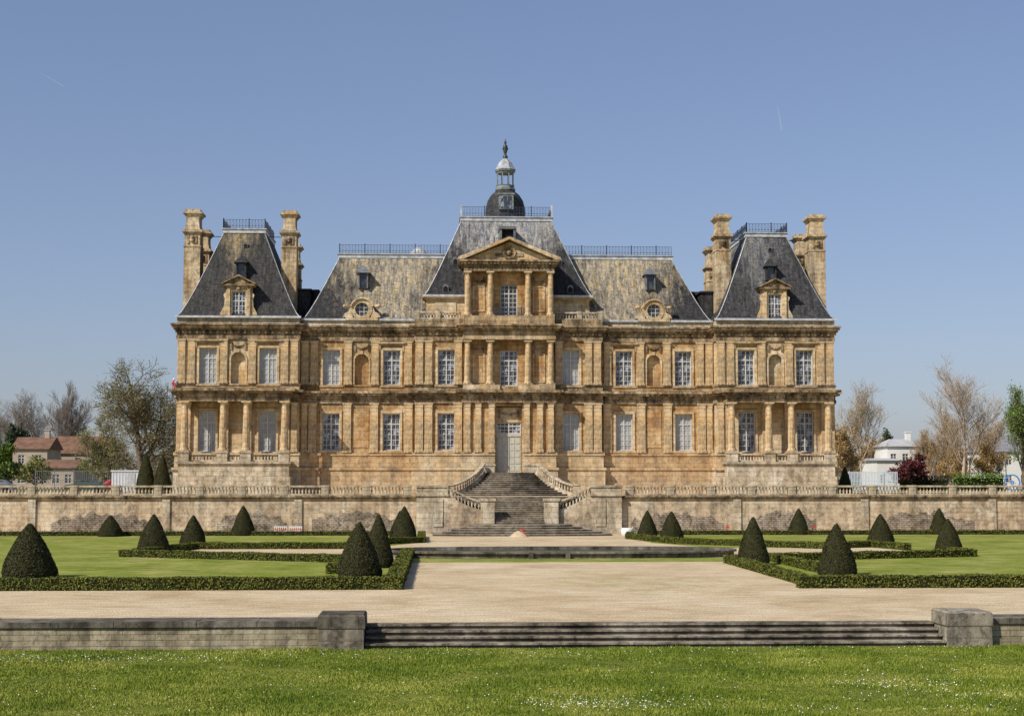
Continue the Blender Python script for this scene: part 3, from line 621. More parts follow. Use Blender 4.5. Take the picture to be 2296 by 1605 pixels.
# ---------------------------------------------------------------- grand staircase
ST=thing('grand_staircase',(0,-20,0),'flared stone staircase with curved balustrades rising to the chateau door','staircase')
def sp(mb,name,mat,**kw): return mk(mb,name,mat,ST,**kw)
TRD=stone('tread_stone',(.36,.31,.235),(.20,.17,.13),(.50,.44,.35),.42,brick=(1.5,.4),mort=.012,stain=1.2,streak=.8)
def stepset(n,f,name,sag=0.0,rm=STEP):
    a=MB(); b=MB()
    for i in range(n):
        w,yf,yb,z0,z1=f(i)
        if sag:
            pl=lambda W_,Y_:[(W_*t,Y_+sag*t*t) for t in [-1+2*j/14 for j in range(15)]]+[(W_,yb),(-W_,yb)]
            a.slab(pl(w,yf+.03),z0,z1-.05); b.slab(pl(w+.03,yf),z1-.05,z1)
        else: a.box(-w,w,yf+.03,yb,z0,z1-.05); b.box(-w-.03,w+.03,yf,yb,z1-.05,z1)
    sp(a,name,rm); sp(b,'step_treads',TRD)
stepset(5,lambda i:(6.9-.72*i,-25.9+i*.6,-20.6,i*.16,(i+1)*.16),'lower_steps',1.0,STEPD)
h=(2.9-.8)/13
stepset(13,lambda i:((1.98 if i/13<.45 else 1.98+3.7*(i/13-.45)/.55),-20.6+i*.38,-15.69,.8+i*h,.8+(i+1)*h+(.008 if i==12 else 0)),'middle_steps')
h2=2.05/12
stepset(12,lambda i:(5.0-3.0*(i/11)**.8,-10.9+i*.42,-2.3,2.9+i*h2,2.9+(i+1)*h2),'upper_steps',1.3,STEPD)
m=MB(); m.box(-1.18,1.18,-2.29,-.9,2.9,4.94); sp(m,'threshold',TRD)
for s in (-1,1):
    m=MB(); m.box(*sorted((s*2.0,s*3.1)),-20.7,-19.6,0,2.6); m.box(*sorted((s*1.92,s*3.18)),-20.78,-19.52,2.6,2.82); m.box(*sorted((s*1.95,s*3.15)),-20.76,-19.5,0,.5); sp(m,'pier',PALE)
    m=MB(); m.prism([(s*3.1,0),(s*5.75,0),(s*5.75,3.0),(s*5.0,2.55),(s*4.2,2.12),(s*3.1,1.75)],-20.3,-19.8); sp(m,'side_wall',TERR)
    m=MB(); balustrade(m,(s*3.1,-20.05,1.75),(s*4.2,-20.05,2.12),.85,.36); balustrade(m,(s*4.2,-20.05,2.12),(s*5.0,-20.05,2.55),.85,.36); balustrade(m,(s*5.0,-20.05,2.55),(s*5.75,-20.05,3.0),.85,.36); sp(m,'balustrade',PALE)
    m=MB(); m.box(*sorted((s*2.0,s*5.7)),-19.7,-19.3,0,1.9); sp(m,'fill_wall',TERR)
    pts_=[(s*2.3,-2.6,4.95),(s*2.45,-4.9,4.95),(s*2.75,-6.2,4.55),(s*3.3,-7.6,4.0),(s*4.2,-8.9,3.4),(s*5.4,-10.1,2.95)]
    m=MB(); u=MB()
    for a,b in zip(pts_[:-1],pts_[1:]):
        if a[1]<-3: balustrade(m,a,b,.85,.34,.3)
        A=Vector(a);B_=Vector(b); d=B_-A; p=Vector((-d.y,d.x,0)).normalized()*.22
        lo=lambda q:Vector((q.x,q.y,2.9))
        v=[lo(A-p),lo(B_-p),lo(B_+p),lo(A+p),A-p,B_-p,B_+p,A+p]; u.add(v,[(0,3,2,1),(4,5,6,7),(0,1,5,4),(1,2,6,5),(2,3,7,6),(3,0,4,7)])
    sp(m,'balustrade',PALE); sp(u,'stringer_wall',PALE)
    m=MB(); m.box(s*5.5-.3,s*5.5+.3,-10.5,-9.9,2.9,3.8); m.box(s*5.5-.36,s*5.5+.36,-10.56,-9.84,3.8,3.93); sp(m,'end_pier',PALE)
    m=MB(); m.box(*sorted((s*1.4,s*2.5)),-4.6,-2.3,4.94,5.55); m.box(*sorted((s*1.34,s*2.56)),-4.66,-2.3,5.55,5.7); sp(m,'end_pier',PALE)
# ---------------------------------------------------------------- terrace walls
panel=MB(); balustrade(panel,(-1.37,0,0),(1.37,0,0),.8,.34,.25); panel=panel.mesh('balustrade_panel',PALE)
post=MB(); post.box(-.28,.28,-.22,.22,0,.66); post.box(-.32,.32,-.26,.26,.66,.82); post=post.mesh('balustrade_post',PALE)
for s in (-1,1):
    T=thing('terrace_wall',(s*35,-19.6,0),'long weathered stone retaining wall topped by a balustrade','wall','terrace retaining walls')
    m=MB(); a,b=sorted((s*8.2,s*64)); m.box(a,b,-19.8,-19.3,0,2.75); mk(m,'wall_face',TERR,T)
    m=MB(); m.box(a,b,-19.95,-19.25,2.75,2.9); m.box(a,b,-20.05,-19.2,2.9,3.04); mk(m,'coping',WEA,T)
    rr=random.Random(int(7+s)); 
    for a0,a1 in ((9,16.5),(18.5,24),(29,37),(43,48)):
        m=MB(); n=22; xs_=[a0+(a1-a0)*i/n for i in range(n+1)]; top=[(s*x_,.7+rr.random()*.55+.7*math.sin(i/n*math.pi)) for i,x_ in enumerate(xs_)]; m.prism([(s*a0,0)]+top+[(s*a1,0)],-19.825,-19.7); mk(m,'rubble_patch',RUB,T)
    for x in (17.6,28,38.5,49): m=MB(); m.box(s*x-.3,s*x+.3,-19.93,-19.78,0,2.75); mk(m,'buttress',PALE,T)
    x=8.9
    while x<62: put('balustrade_post',post,(s*x,-19.6,3.04),T); put('balustrade_panel',panel,(s*(x+1.65),-19.6,3.04),T); x+=3.3
    m=MB(); m.box(*sorted((s*5.75,s*8.2)),-20.3,-18.8,0,3.0); m.box(*sorted((s*5.68,s*8.27)),-20.38,-18.75,0,.45); m.box(*sorted((s*5.65,s*8.3)),-20.42,-18.65,3.0,3.14); m.box(*sorted((s*5.75,s*8.2)),-20.3,-18.8,3.14,3.7); m.box(*sorted((s*5.67,s*8.28)),-20.4,-18.7,3.7,3.85)
    m.box(*sorted((s*6.1,s*6.9)),-20.38,-20.2,.6,2.8); mk(m,'end_pier',PALE,T)
# ---------------------------------------------------------------- near garden wall & steps
for s in (-1,1):
    T=thing('garden_wall',(s*25,-97.2,-.6),'low mossy stone garden wall with darker coping slabs','wall','low garden walls')
    m=MB(); m.box(*sorted((s*9.6,s*60)),-97.5,-96.3,-.62,.04); mk(m,'wall_face',NEARW,T)
    m=MB(); x=9.75; rr=random.Random(4)
    while x<58: L=1.6+rr.random()*.8; m.box(*sorted((s*x,s*(x+L-.02))),-97.56-rr.random()*.02,-96.2,.04,.19+rr.random()*.015); x+=L
    m.box(*sorted((s*9.7,s*58)),-97.5,-96.25,.045,.17); mk(m,'coping',GREY,T)
    P_=thing('stone_pier',(s*9.1,-97.1,-.6),'squat weathered stone pier with lichen covered cap','pier','stone piers flanking the steps')
    def blk(x0,x1,z0,z1,bev):
        m=MB(); xa,xb=sorted((s*x0,s*x1)); rr=random.Random(int(x0*10+z1*30+s))
        m.fr(xa,xb,-97.78,-96.3,z0,xa+rr.random()*.02,xb-rr.random()*.02,-97.77,-96.32,z1-bev); m.fr(xa+.015,xb-.015,-97.77,-96.32,z1-bev,xa+bev,xb-bev,-97.77+bev,-96.32-bev,z1); return m
    mk(blk(8.47,9.76,-.62,-.015,.02),'pier_base',PIER,P_); mk(blk(8.44,9.8,-.01,.40,.05),'pier_cap',GREY if s<0 else PIER,P_)
T=thing('garden_steps',(0,-97,-.6),'broad shallow flight of dark weathered stone steps','steps')
m=MB(); t=MB()
for i in range(4):
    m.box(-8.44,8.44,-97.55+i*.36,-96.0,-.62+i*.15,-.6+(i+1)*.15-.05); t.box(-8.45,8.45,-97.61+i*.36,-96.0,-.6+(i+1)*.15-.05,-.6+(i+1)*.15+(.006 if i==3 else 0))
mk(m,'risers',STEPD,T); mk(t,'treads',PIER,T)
# ---------------------------------------------------------------- basin
T=thing('fountain_basin',(.4,-56,0),'long low stone basin with dark rim and rounded ends','basin')
def orim(rx,ry,z,n=72,e=2.6):
    return [(.4+rx*math.copysign(abs(math.cos(t))**(2/e),math.cos(t)),-55.6+ry*math.copysign(abs(math.sin(t))**(2/e),math.sin(t)),z) for t in [2*math.pi*i/n for i in range(n)]]
m=MB(); n=72; rings=[orim(9.9,3.6,0),orim(9.9,3.6,.27),orim(10.05,3.75,.27),orim(10.05,3.75,.37),orim(9.5,3.2,.37),orim(9.5,3.2,.02)]
m.add([p for r in rings for p in r],[(k*n+i,k*n+(i+1)%n,(k+1)*n+(i+1)%n,(k+1)*n+i) for k in range(5) for i in range(n)])
for x in (-1.4,.6): m.box(x-.12,x+.12,-59.4,-58.9,0,.34)
mk(m,'rim',GREY,T)
wt=MB(); wt.add(orim(9.55,3.25,.2),[tuple(range(n))]); mk(wt,'water',plain('dark_water',(.05,.06,.05),.25,.4,.2),T)
# ---------------------------------------------------------------- hedges
def hedge(poly,w=.5,h=.40,dens=330,label='low clipped green box hedge'):
    T=thing('hedge',(poly[0][0],poly[0][1],0),label,'hedge','clipped box hedges'); core=MB(); PS=[];NS=[]
    for (x0,y0),(x1,y1) in zip(poly[:-1],poly[1:]):
        a=np.array([x0,y0]);b=np.array([x1,y1]);L=np.linalg.norm(b-a);d=(b-a)/L;p=np.array([-d[1],d[0]])
        a2=a-d*w/2; L2=L+w; core.beam((*(a-d*w/2.2),0.0),(*(b+d*w/2.2),0.0),w-.06,h-.035)
        N_=int(L2*(2*h+w)*dens); t=rng.random(N_)*L2; q=rng.random(N_)*(2*h+w)
        off=np.where(q<h,-w/2,np.where(q<h+w,q-h-w/2,w/2)); z=np.where(q<h,q,np.where(q<h+w,h,2*h+w-q))
        wob=.018*np.sin(t*1.3)+.012*np.sin(t*4.1+1)+rng.normal(size=N_)*.012
        z=np.where((q>=h)&(q<h+w),z+wob,z*(1+wob)); off=off+np.where((q<h)|(q>=h+w),np.sign(off)*wob,0)
        xy=a2[None]+d[None]*t[:,None]+p[None]*off[:,None]; PS.append(np.column_stack([xy,z]))
        nn=np.zeros((N_,3)); nn[:,2]=((q>=h)&(q<h+w)); sd=np.where(q<h,-1,np.where(q>=h+w,1,0)); nn[:,0]=p[0]*sd; nn[:,1]=p[1]*sd; NS.append(nn)
        for e,sg in ((a2,-1),(b+d*w/2,1)):
            k=int(w*h*dens); o_=(rng.random(k)-.5)*w; PS.append(np.column_stack([e[None]+p[None]*o_[:,None],rng.random(k)*h])); v=np.zeros((k,3)); v[:,0]=d[0]*sg; v[:,1]=d[1]*sg; NS.append(v)
    mk(core,'hedge_core',CORE,T)
    V,F=leafquads(np.concatenate(PS),.032,np.concatenate(NS),.6); put('leaves',npmesh('leaves',V,F,[BOX]),(0,0,0),T)
hedge([(-50,-82),(-8.1,-82),(-8.1,-57)],.65,.48)
hedge([(-11.2,-72),(-11.2,-62.5),(-23.8,-56)]); hedge([(-23.3,-55.2),(-21.5,-46.5),(-11.5,-46.5)])
hedge([(50,-82),(8.1,-82)],.65,.48); hedge([(8.5,-79.5),(8.5,-64)])
hedge([(11.2,-72),(11.2,-62),(23.2,-58),(23.2,-55)]); hedge([(21.2,-45.5),(17.5,-48),(9.5,-40),(7.4,-31.5)]); hedge([(22,-50),(21.2,-45.5)])
hedge([(-10.5,-40.5),(-7.6,-37.5),(-7.7,-27)],.5,.42); hedge([(-58,-23.6),(-9.5,-23.6)],.5,.36,200)
hedge([(7.7,-29.5),(8.4,-24)],.5,.36); hedge([(58,-23.6),(10,-23.6)],.5,.36,200)
# ---------------------------------------------------------------- topiary cones
def conemesh(seed):
    r=np.random.default_rng(seed); n=17000; t=1-np.sqrt(1-r.random(n)*.999); a=r.random(n)*6.283
    prof=lambda t:(1-t**1.6)*.82+.18*(1-t)**.65
    bl=1+.035*np.sin(a*3+seed+t*5)+.028*np.sin(a*5+t*11)+r.normal(size=n)*.018
    R_=prof(t)*bl*(.92+.08*np.minimum(1,t*12)); P=np.column_stack([R_*np.cos(a),R_*np.sin(a),t*2.3+.02]); N=np.column_stack([np.cos(a),np.sin(a),np.full(n,.45)])
    V,F=leafquads(P,.027,N,.6); me=npmesh('foliage',V,F,[YEW])
    c=MB(); c.lathe(0,0,[(prof(k/12)*.94+.001,k/12*2.26) for k in range(13)],24,True); return me,c.mesh('inner_growth',CORE)
CM=[conemesh(i) for i in range(4)]
def cone(x,y,h,w,i,z=0,label='dark clipped yew cone beside a low hedge'):
    T=thing('topiary_cone',(x,y,z),label,'topiary','clipped yew cones'); f=put('foliage',CM[i%4][0],(x,y,z),T); g=put('inner_growth',CM[i%4][1],(x,y,z),T)
    T.scale=(w/2,w/2,h/2.3); T.rotation_euler=(0,0,i*1.7); return T
for i,(x,D_,h,w) in enumerate(((-24.2,67.5,2.4,2.35),(-23.1,90.4,2.3,1.9),(-22.5,101,2.0,1.7),(-31.3,117,1.65,1.9),(-21.5,118.5,2.35,1.8),(-9.85,67.2,2.45,1.95),(-9.3,74.5,2.65,1.5),(-8.8,106,2.5,1.8),(-9.2,110,2.1,1.5),
    (9.1,113,2.05,1.5),(10.0,107,2.1,1.7),(9.4,76,2.45,1.6),(11.4,67.5,2.35,1.75),(21.8,118.5,2.1,1.6),(22.3,98,2.1,1.8),(33.0,118.5,2.1,1.6),(23.9,89.5,2.0,1.6))):
    cone(x,-141.7+D_,h,w,i)
for i,(x,h,w) in enumerate(((-36.9,4.3,2.1),(-35.2,4.1,2.0),(36.6,2.9,1.5))): cone(x,18,h,w,i,2.9,'tall dark clipped conifer beside the chateau')
# ---------------------------------------------------------------- trees
def tree(name,loc,H,spread,seed,leafmat=None,nleaf=0,lsize=.12,bark=BARK,levels=5,first=.25,up=.35,label='bare tree',trunk_r=None,cat='tree',kids=5,Wd=None,group=None,minr=.016):
    rd=random.Random(seed); T0=[];T1=[];tips=[]
    def grow(p,d,L,r,lv):
        n=4 if lv<3 else 3; q=p; pts_=[]
        for i in range(n):
            jit=Vector((rd.gauss(0,1),rd.gauss(0,1),rd.gauss(0,.6)))*(.08+.045*lv)
            d=(d+jit+Vector((0,0,up*.22))).normalized(); e=q+d*L/n; r0=r*(1-.55*i/n); r1=r*(1-.55*(i+1)/n)
            (T0 if lv<2 else T1).append((*q,*e,r0,r1)); pts_.append((e,d.copy(),r1)); q=e
        if lv>=levels-1: tips.extend([x[0] for x in pts_]); return
        k=kids if lv>0 else kids+3
        for j in range(k):
            t=(first if lv==0 else .2)+(1-(first if lv==0 else .2))*(j+rd.random()*.7)/k; idx=min(n-1,int(t*n)); e,dd,rr=pts_[idx]; b=pts_[idx-1][0] if idx>0 else p
            pos=b+(e-b)*(t*n-idx if t*n-idx<1 else .9)
            az=rd.random()*6.283+j*2.4; o=dd.orthogonal().normalized(); w=dd.cross(o); side=o*math.cos(az)+w*math.sin(az)
            nd=(dd*(.55+.25*rd.random())+side*spread*(1.0-.25*t)+Vector((0,0,up*.4))).normalized()
            grow(pos,nd,L*(.62-.2*t*(lv==0))*(.8+.4*rd.random()),rr*.62,lv+1)
        grow(q,d,L*.5,pts_[-1][2],lv+1)
    grow(Vector((0,0,0)),Vector((0,0,1)),H*.5,trunk_r or H*.022,0)
    A1=np.array(T1); zt=np.percentile(A1[:,5],99.7); k=H/zt; kx=k
    if Wd: kx=Wd/2/np.percentile(np.abs(A1[:,3]-np.median(A1[:,3])),97)
    T=thing(name,loc,label,cat,group); sc_=np.array([kx,kx,k,kx,kx,k])
    for nm,S in (('trunk',T0),('crown',T1)):
        A=np.array(S); A[:,:6]*=sc_; A[:,6:]=np.maximum(A[:,6:],minr); V,F=tubes(A,5 if nm=='trunk' else 3); put(nm,npmesh(nm,V,F,[bark]),loc,T)
    if nleaf:
        P=np.array([tuple(t) for t in tips])*np.array([kx,kx,k]); P=P[rng.integers(0,len(P),nleaf)]+rng.normal(size=(nleaf,3))*(H*.018)
        V,F=leafquads(P,lsize); put('foliage',npmesh('foliage',V,F,[leafmat]),loc,T)
    return T
def XD(px,D): return (px-988)*D/3400-6.3
def at(px,D): return (XD(px,D),-141.7+D,2.9)
tree('tree',at(332,172),14.4,1.15,11,BUD,19000,.055,BARK,5,.10,.22,'large round crowned tree with fresh green buds beside the chateau',.5,kids=6,Wd=10.2,minr=.022)
tree('tree',at(262,190),9.5,1.0,12,BUD,7000,.06,BARK,5,.12,.25,'smaller budding tree by the car park',kids=5,Wd=6)
tree('tree',at(75,280),17.5,.8,13,None,0,.1,BARKG,5,.25,.3,'bare grey winter tree with rounded crown',.3,kids=6,Wd=8)
tree('tree',at(157,275),18.8,.6,14,None,0,.1,BARKG,5,.3,.4,'bare grey winter tree with rounded crown',.32,kids=6,Wd=7)
tree('tree',at(5,300),16.5,.8,15,None,0,.1,BARKG,5,.25,.3,'bare grey winter tree with rounded crown',.3,kids=6,Wd=8)
tree('tree',at(1938,230),16.3,.45,21,BUD,2500,.05,BARK2,5,.2,.6,'slender bare tree beside the chateau',.2,kids=5,Wd=6.5)
tree('tree',at(2172,215),18.7,.6,22,TAN,3500,.05,BARK2,5,.12,.6,'tall bare tree with tan twigs',.3,kids=5,Wd=10.5)
tree('tree',at(2125,235),12,.45,23,ORG,5000,.055,BARK2,5,.2,.6,'bare young tree with reddish twigs',.18,Wd=5)
tree('tree',at(2215,228),11,.5,24,TAN,4000,.055,BARK2,5,.2,.6,'bare young tree with tan twigs',.18,Wd=5)
tree('tree',at(2098,240),9.5,.45,25,ORG,5000,.055,BARK2,5,.2,.6,'bare young tree with reddish twigs',.16,Wd=4)
tree('tree',at(2312,200),13.8,.7,26,GRN,7000,.09,BARK,5,.2,.4,'leafy green tree at the garden edge',.3,Wd=5.5)
tree('tree',at(1898,210),9.6,.6,27,ORG,9000,.09,BARK2,5,.1,.5,'shrubby tree with orange spring leaves',.16,Wd=4.5)
tree('tree',at(2060,205),4.8,.8,28,PUR,7000,.11,BARK,4,.1,.25,'small purple leaved plum tree',.12,kids=6,Wd=4.5)
tree('tree',at(10,180),6.4,.9,29,GRN,16000,.11,BARK,4,.05,.2,'dense bright green bushy tree by the car park',.2,kids=7,Wd=5)
tree('tree',at(95,210),4.6,.8,30,BUD,5000,.09,BARK,4,.1,.3,'yellow green spring shrub tree',.15,kids=6,Wd=4.5)
tree('tree',at(180,285),11.5,.8,31,BUD,9000,.10,BARK,4,.1,.3,'yellow green spring tree behind the houses',.15,kids=6,Wd=9)
tree('tree',at(1975,260),8.5,.7,33,ORG,5000,.12,BARK2,4,.1,.3,'brownish spring shrub tree',.15,kids=6,Wd=7)
tree('tree',at(248,225),6.5,.8,34,BUD,7000,.09,BARK,4,.1,.3,'yellow green spring shrub tree',.15,kids=6,Wd=5)
tree('tree',at(2245,226),7,.7,38,ORG,5000,.09,BARK2,4,.1,.3,'brownish spring shrub tree',.15,kids=6,Wd=5)
tree('tree',at(2140,222),6,.7,39,ORG,4500,.08,BARK2,4,.1,.3,'brownish spring shrub tree',.12,kids=6,Wd=5)
tree('pine_tree',at(72,262),10.6,1.1,35,CONI,5000,.17,BARK,4,.5,.0,'dark flat topped pine behind the houses',.2,kids=5,Wd=4.5)
tree('pine_tree',at(2003,262),10,.45,36,CONI,3500,.16,BARK,4,.3,.2,'narrow dark conifer behind the fence',.15,Wd=2.2)
P=[];
for i in range(26000):
    x=random.uniform(-260,330); h=6.0+3.0*math.sin(x*.05)+2*math.sin(x*.17+1)+1.5*math.sin(x*.4); P.append((x,300+random.uniform(0,30),2.9+max(2,h)*random.random()**.8))
V,F=leafquads(np.array(P),.5); put('distant_wood',npmesh('distant_wood',V,F,[WOODF]),kind='stuff',label='distant belt of brownish spring woodland',category='wood')
def shrubrow(x0,x1,y,h,mat,label,w=2):
    T=thing('hedge',((x0+x1)/2,y,2.9),label,'hedge'); n=int(abs(x1-x0)*h*140)
    P=np.column_stack([rng.uniform(x0,x1,n),y+rng.uniform(-w/2,w/2,n),2.9+rng.random(n)**.7*h*(1+.1*np.sin(rng.random(n)*30))]); V,F=leafquads(P,.09); put('leaves',npmesh('leaves',V,F,[mat]),(0,0,0),T)
    c=MB(); c.box(min(x0,x1)+.2,max(x0,x1)-.2,y-w/2+.3,y+w/2-.3,2.9,2.9+h*.75); mk(c,'hedge_core',CORE,T)
shrubrow(XD(2150,200),XD(2262,200),58,2.2,GRN,'bright green hedge behind the terrace'); shrubrow(XD(2030,205),XD(2140,205),64,1.9,CONI,'dark green hedge behind the fence')
shrubrow(XD(-20,200),XD(60,200),50,2.1,GRN,'green hedge at the car park')
# ---------------------------------------------------------------- houses
RT=plain('clay_tile_roof',(.19,.11,.075),.9,.1,.4,.8); RG=plain('pale_tile_roof',(.42,.42,.42),.8,.2,.2,.8); RS=plain('grey_slate_house',(.22,.22,.24),.8,.2,.3,.8)
CRM=plain('cream_render',(.42,.35,.27),.9,.1,.2,.4); WHR=plain('white_render',(.68,.67,.63),.9,.1,.1,.4); BRN=plain('brown_render',(.24,.14,.10),.9,.1,.3,.4)
def house(px0,px1,D,ye,yr,wm,rm,label,kind='gable',dep=9,nw=3,floors=2,chim=True):
    x0,x1=XD(px0,D),XD(px1,D); y=-141.7+D; S=3400/D; ze=4.2+(1078-ye)/S; zr=4.2+(1078-yr)/S; T=thing('house',((x0+x1)/2,y,2.9),label,'house')
    ops=[]; fh=(ze-2.9)/floors
    for f in range(floors):
        for i in range(nw): cx_=x0+(x1-x0)*(i+.5)/nw; ops.append((cx_-.5,cx_+.5,2.9+f*fh+.9,2.9+f*fh+2.3,.2))
    m=MB(); m.shell(x0,x1,y,y+dep,2.9,ze,ops); mk(m,'wall',wm,T)
    for o in ops: 
        window((o[0]+o[1])/2,y+.08,o[2],1.0,1.4,G_DK,T,3,2)
    m=MB(); k=(x1-x0)*.28 if kind=='hip' else 0
    m.fr(x0-.4,x1+.4,y-.4,y+dep+.4,ze,x0-.4+k*1.2,x1+.4-k*1.2,y+dep/2-.1,y+dep/2+.1,zr); mk(m,'roof',rm,T)
    if chim: m=MB(); cx_=x1-(x1-x0)*.2; m.box(cx_-.4,cx_+.4,y+dep/2-.5,y+dep/2+.3,zr-1.2,zr+1.1); m.box(cx_-.5,cx_+.5,y+dep/2-.6,y+dep/2+.4,zr+1.1,zr+1.25); mk(m,'chimney',wm,T)
house(45,120,255,1008,980,CRM,RT,'cream rendered house with brown tiled roof',nw=2)
house(125,250,266,1018,978,CRM,RT,'long house with brown tiled roof and chimney')
house(100,180,236,1050,1030,CRM,RT,'low cream outbuilding with tiled roof',floors=1,nw=3,chim=False)
house(2000,2082,250,1000,982,WHR,RG,'white villa with pale hipped roof','hip')
house(1975,2030,245,1032,1026,WHR,RG,'low white annex with flat roof',floors=1,nw=2,chim=False)
house(2085,2200,262,1035,1003,BRN,RT,'brown house with tiled roof',floors=1)
house(2228,2330,245,1012,972,WHR,RS,'white house with grey gabled roof')
# ---------------------------------------------------------------- fences, cabin, cars, lamps
def fence(px0,px1,D,h,step,mat,label,slat=.05):
    x0,x1=XD(px0,D),XD(px1,D); y=-141.7+D; T=thing('fence',((x0+x1)/2,y,2.9),label,'fence'); m=MB(); x=x0
    while x<x1: m.box(x,x+slat,y,y+.04,2.9,2.9+h); x+=step
    for z in (.2,h*.5,h-.15): m.box(x0,x1,y+.03,y+.09,2.9+z,2.96+z)
    mk(m,'pickets',mat,T); m=MB()
    x=x0
    while x<x1+.1: m.box(x-.05,x+.05,y+.1,y+.2,2.9,3.0+h); x+=2.5
    m.box(x0,x1,y+.12,y+.18,3.0,3.06); mk(m,'fence_posts',mat,T)
fence(95,262,205,2.7,.28,plain('grey_fence_metal',(.18,.18,.19),.5,.4,.2),'tall grey metal railing fence',.04)
fence(1905,2022,195,2.5,.2,plain('white_fence_metal',(.55,.61,.67),.5,.4,.1),'pale blue white slatted metal fence',.11)
T=thing('site_cabin',(-40.3,24,2.9),'white prefabricated site cabin with ribbed walls','cabin')
m=MB(); m.box(-41.7,-38.9,24,27,3.0,5.2); m.box(-41.8,-38.8,23.9,27.1,5.2,5.35)
for i in range(9): x=-41.6+i*.33; m.box(x,x+.1,23.96,24.0,3.1,5.1)
mk(m,'cabin_shell',plain('cabin_white',(.50,.53,.57),.5,.3,.12),T); m=MB(); m.box(-40.0,-39.2,23.93,23.99,3.1,5.0); mk(m,'door',plain('cabin_grey',(.4,.42,.44),.5),T)
def car(loc,col_,label,rz=0):
    T=thing('parked_car',loc,label,'car','cars parked behind the terrace'); paint=plain('car_paint',col_,.3,.5,.05)
    m=MB(); prof=[(-2.1,.35),(-2.15,.7),(-1.95,.9),(-1.1,.98),(1.5,.98),(2.05,.85),(2.1,.4),(1.7,.28),(-1.7,.28)]
    m.prism(prof,-.82,.82); v=[(-.95,.98),(-.35,1.42),(.9,1.45),(1.6,.98)]
    m.prism(v,-.62,.62)
    m.v=[(x,(y_*1.2 if abs(y_)<.7 and z<1 else y_),z) for x,y_,z in m.v]; mk(m,'body',paint,T,loc)
    m=MB(); m.prism([(-.8,1.0),(-.32,1.36),(.85,1.38),(1.35,1.0)],-.69,.69); mk(m,'windows',G_DK,T,loc)
    for x in (-1.3,1.3):
        for s in (-1,1): w=MB(); w.tube((x,s*.62,.32),(x,s*.84,.32),.32,16); mk(w,'wheel',DARK,T,loc)
    T.rotation_euler=(0,0,rz)
car((XD(205,166),24.5,2.9),(.04,.06,.05),'dark green hatchback parked behind the balustrade'); car((XD(262,170),29,2.9),(.35,.03,.03),'red hatchback parked beside the white cabin',.5); car((XD(8,166),24.5,2.9),(.12,.13,.15),'grey saloon parked behind the balustrade')
def lamp(px,D,H):
    x=XD(px,D); y=-141.7+D; T=thing('street_lamp',(x,y,2.9),'dark green iron street lamp with glass lantern','lamp','iron street lamps')
    m=MB(); m.lathe(x,y,[(.16,2.9),(.16,3.4),(.07,3.6),(.05,2.9+H-.7)],8); mk(m,'post',BRON,T); m=MB(); m.lathe(x,y,[(.1,2.9+H-.7),(.24,2.9+H-.2),(.26,2.9+H-.18),(.05,2.9+H)],6,False); mk(m,'lantern',LEAD,T)
for p,d,h in ((2110,215,4.2),(2188,210,4.6),(2272,205,4.4),(218,220,4.5)): lamp(p,d,h)
x,y=XD(2286,180),38.3; T=thing('blue_wheel',(x,y,2.9),'blue painted spoked wheel on a low stand','wheel')
m=MB(); m.ringY(x,4.0,y,y+.12,.85,1.0,24); m.ringY(x,4.0,y,y+.12,.1,.25,12); mk(m,'rim',BLUE,T); m=MB()
for i in range(8): a=i*math.pi/4; m.beam((x+.2*math.cos(a),y+.06,4+.2*math.sin(a)),(x+.9*math.cos(a),y+.06,4.001+.9*math.sin(a)),.05,.05) if abs(math.cos(a))>.1 else m.box(x-.03,x+.03,y+.03,y+.09,min(4,4+.9*math.sin(a)),max(4,4+.9*math.sin(a)))
m.box(x-.5,x-.4,y+.13,y+.2,2.9,4.0); m.box(x+.4,x+.5,y+.13,y+.2,2.9,4.0); mk(m,'spokes',PLAST,T)
# ---------------------------------------------------------------- small things by the stair
def barrier(x,y):
    T=thing('safety_barrier',(x,y,0),'white plastic barrier with red feet beside the wall','barrier','white safety barriers'); m=MB()
    m.box(x-.5,x+.5,y-.03,y+.03,.62,.7); m.box(x-.5,x+.5,y-.03,y+.03,.25,.33)
    for i in range(7): k=x-.5+i*.155; m.box(k,k+.06,y-.025,y+.025,.1,.7)
    mk(m,'panel',PLAST,T); m=MB(); m.box(x-.45,x-.3,y-.25,y+.25,0,.1); m.box(x+.3,x+.45,y-.25,y+.25,0,.1); m.box(x-.5,x+.5,y-.035,y+.035,.42,.48); mk(m,'feet',RED,T)
barrier(-18.7,-22.6); barrier(-17.5,-22.8)
T=thing('builders_bag',(8.0,-25.4,0),'white woven bulk bag slumped beside the stairs','bag'); m=MB()
m.lathe(8.0,-25.4,[(.40,0),(.48,.1),(.52,.32),(.49,.52),(.43,.62),(.3,.58)],8); m.beam((7.6,-25.5,.55),(7.5,-25.5,.72),.08,.05); m.beam((8.3,-25.5,.55),(8.45,-25.5,.68),.08,.05); mk(m,'bag_body',PLAST,T)
T=thing('gravel_pile',(-.4,-26.9,0),'small heap of pale gravel at the foot of the stairs','gravel'); m=MB()
m.lathe(-.4,-26.9,[(.75,0),(.6,.12),(.42,.27),(.2,.4),(.02,.46)],14); mk(m,'heap',GRAV,T); m=MB(); m.tube((-.9,-27.0,.1),(.1,-27.0,.65),.03); m.tube((.3,-27.1,.05),(-.3,-27.1,.6),.03); mk(m,'red_handle',RED,T)
for px,D_ in ((1632,119),(1828,119)):
    x=XD(px,D_); T=thing('marker_stake',(x,-22.4,0),'short red marker stake in the hedge line','stake','red marker stakes'); m=MB(); m.box(x-.03,x+.03,-22.45,-22.39,0,.7); m.prism([(x,.45),(x+.3,.55),(x,.7)],-22.44,-22.4); mk(m,'flag',RED,T)
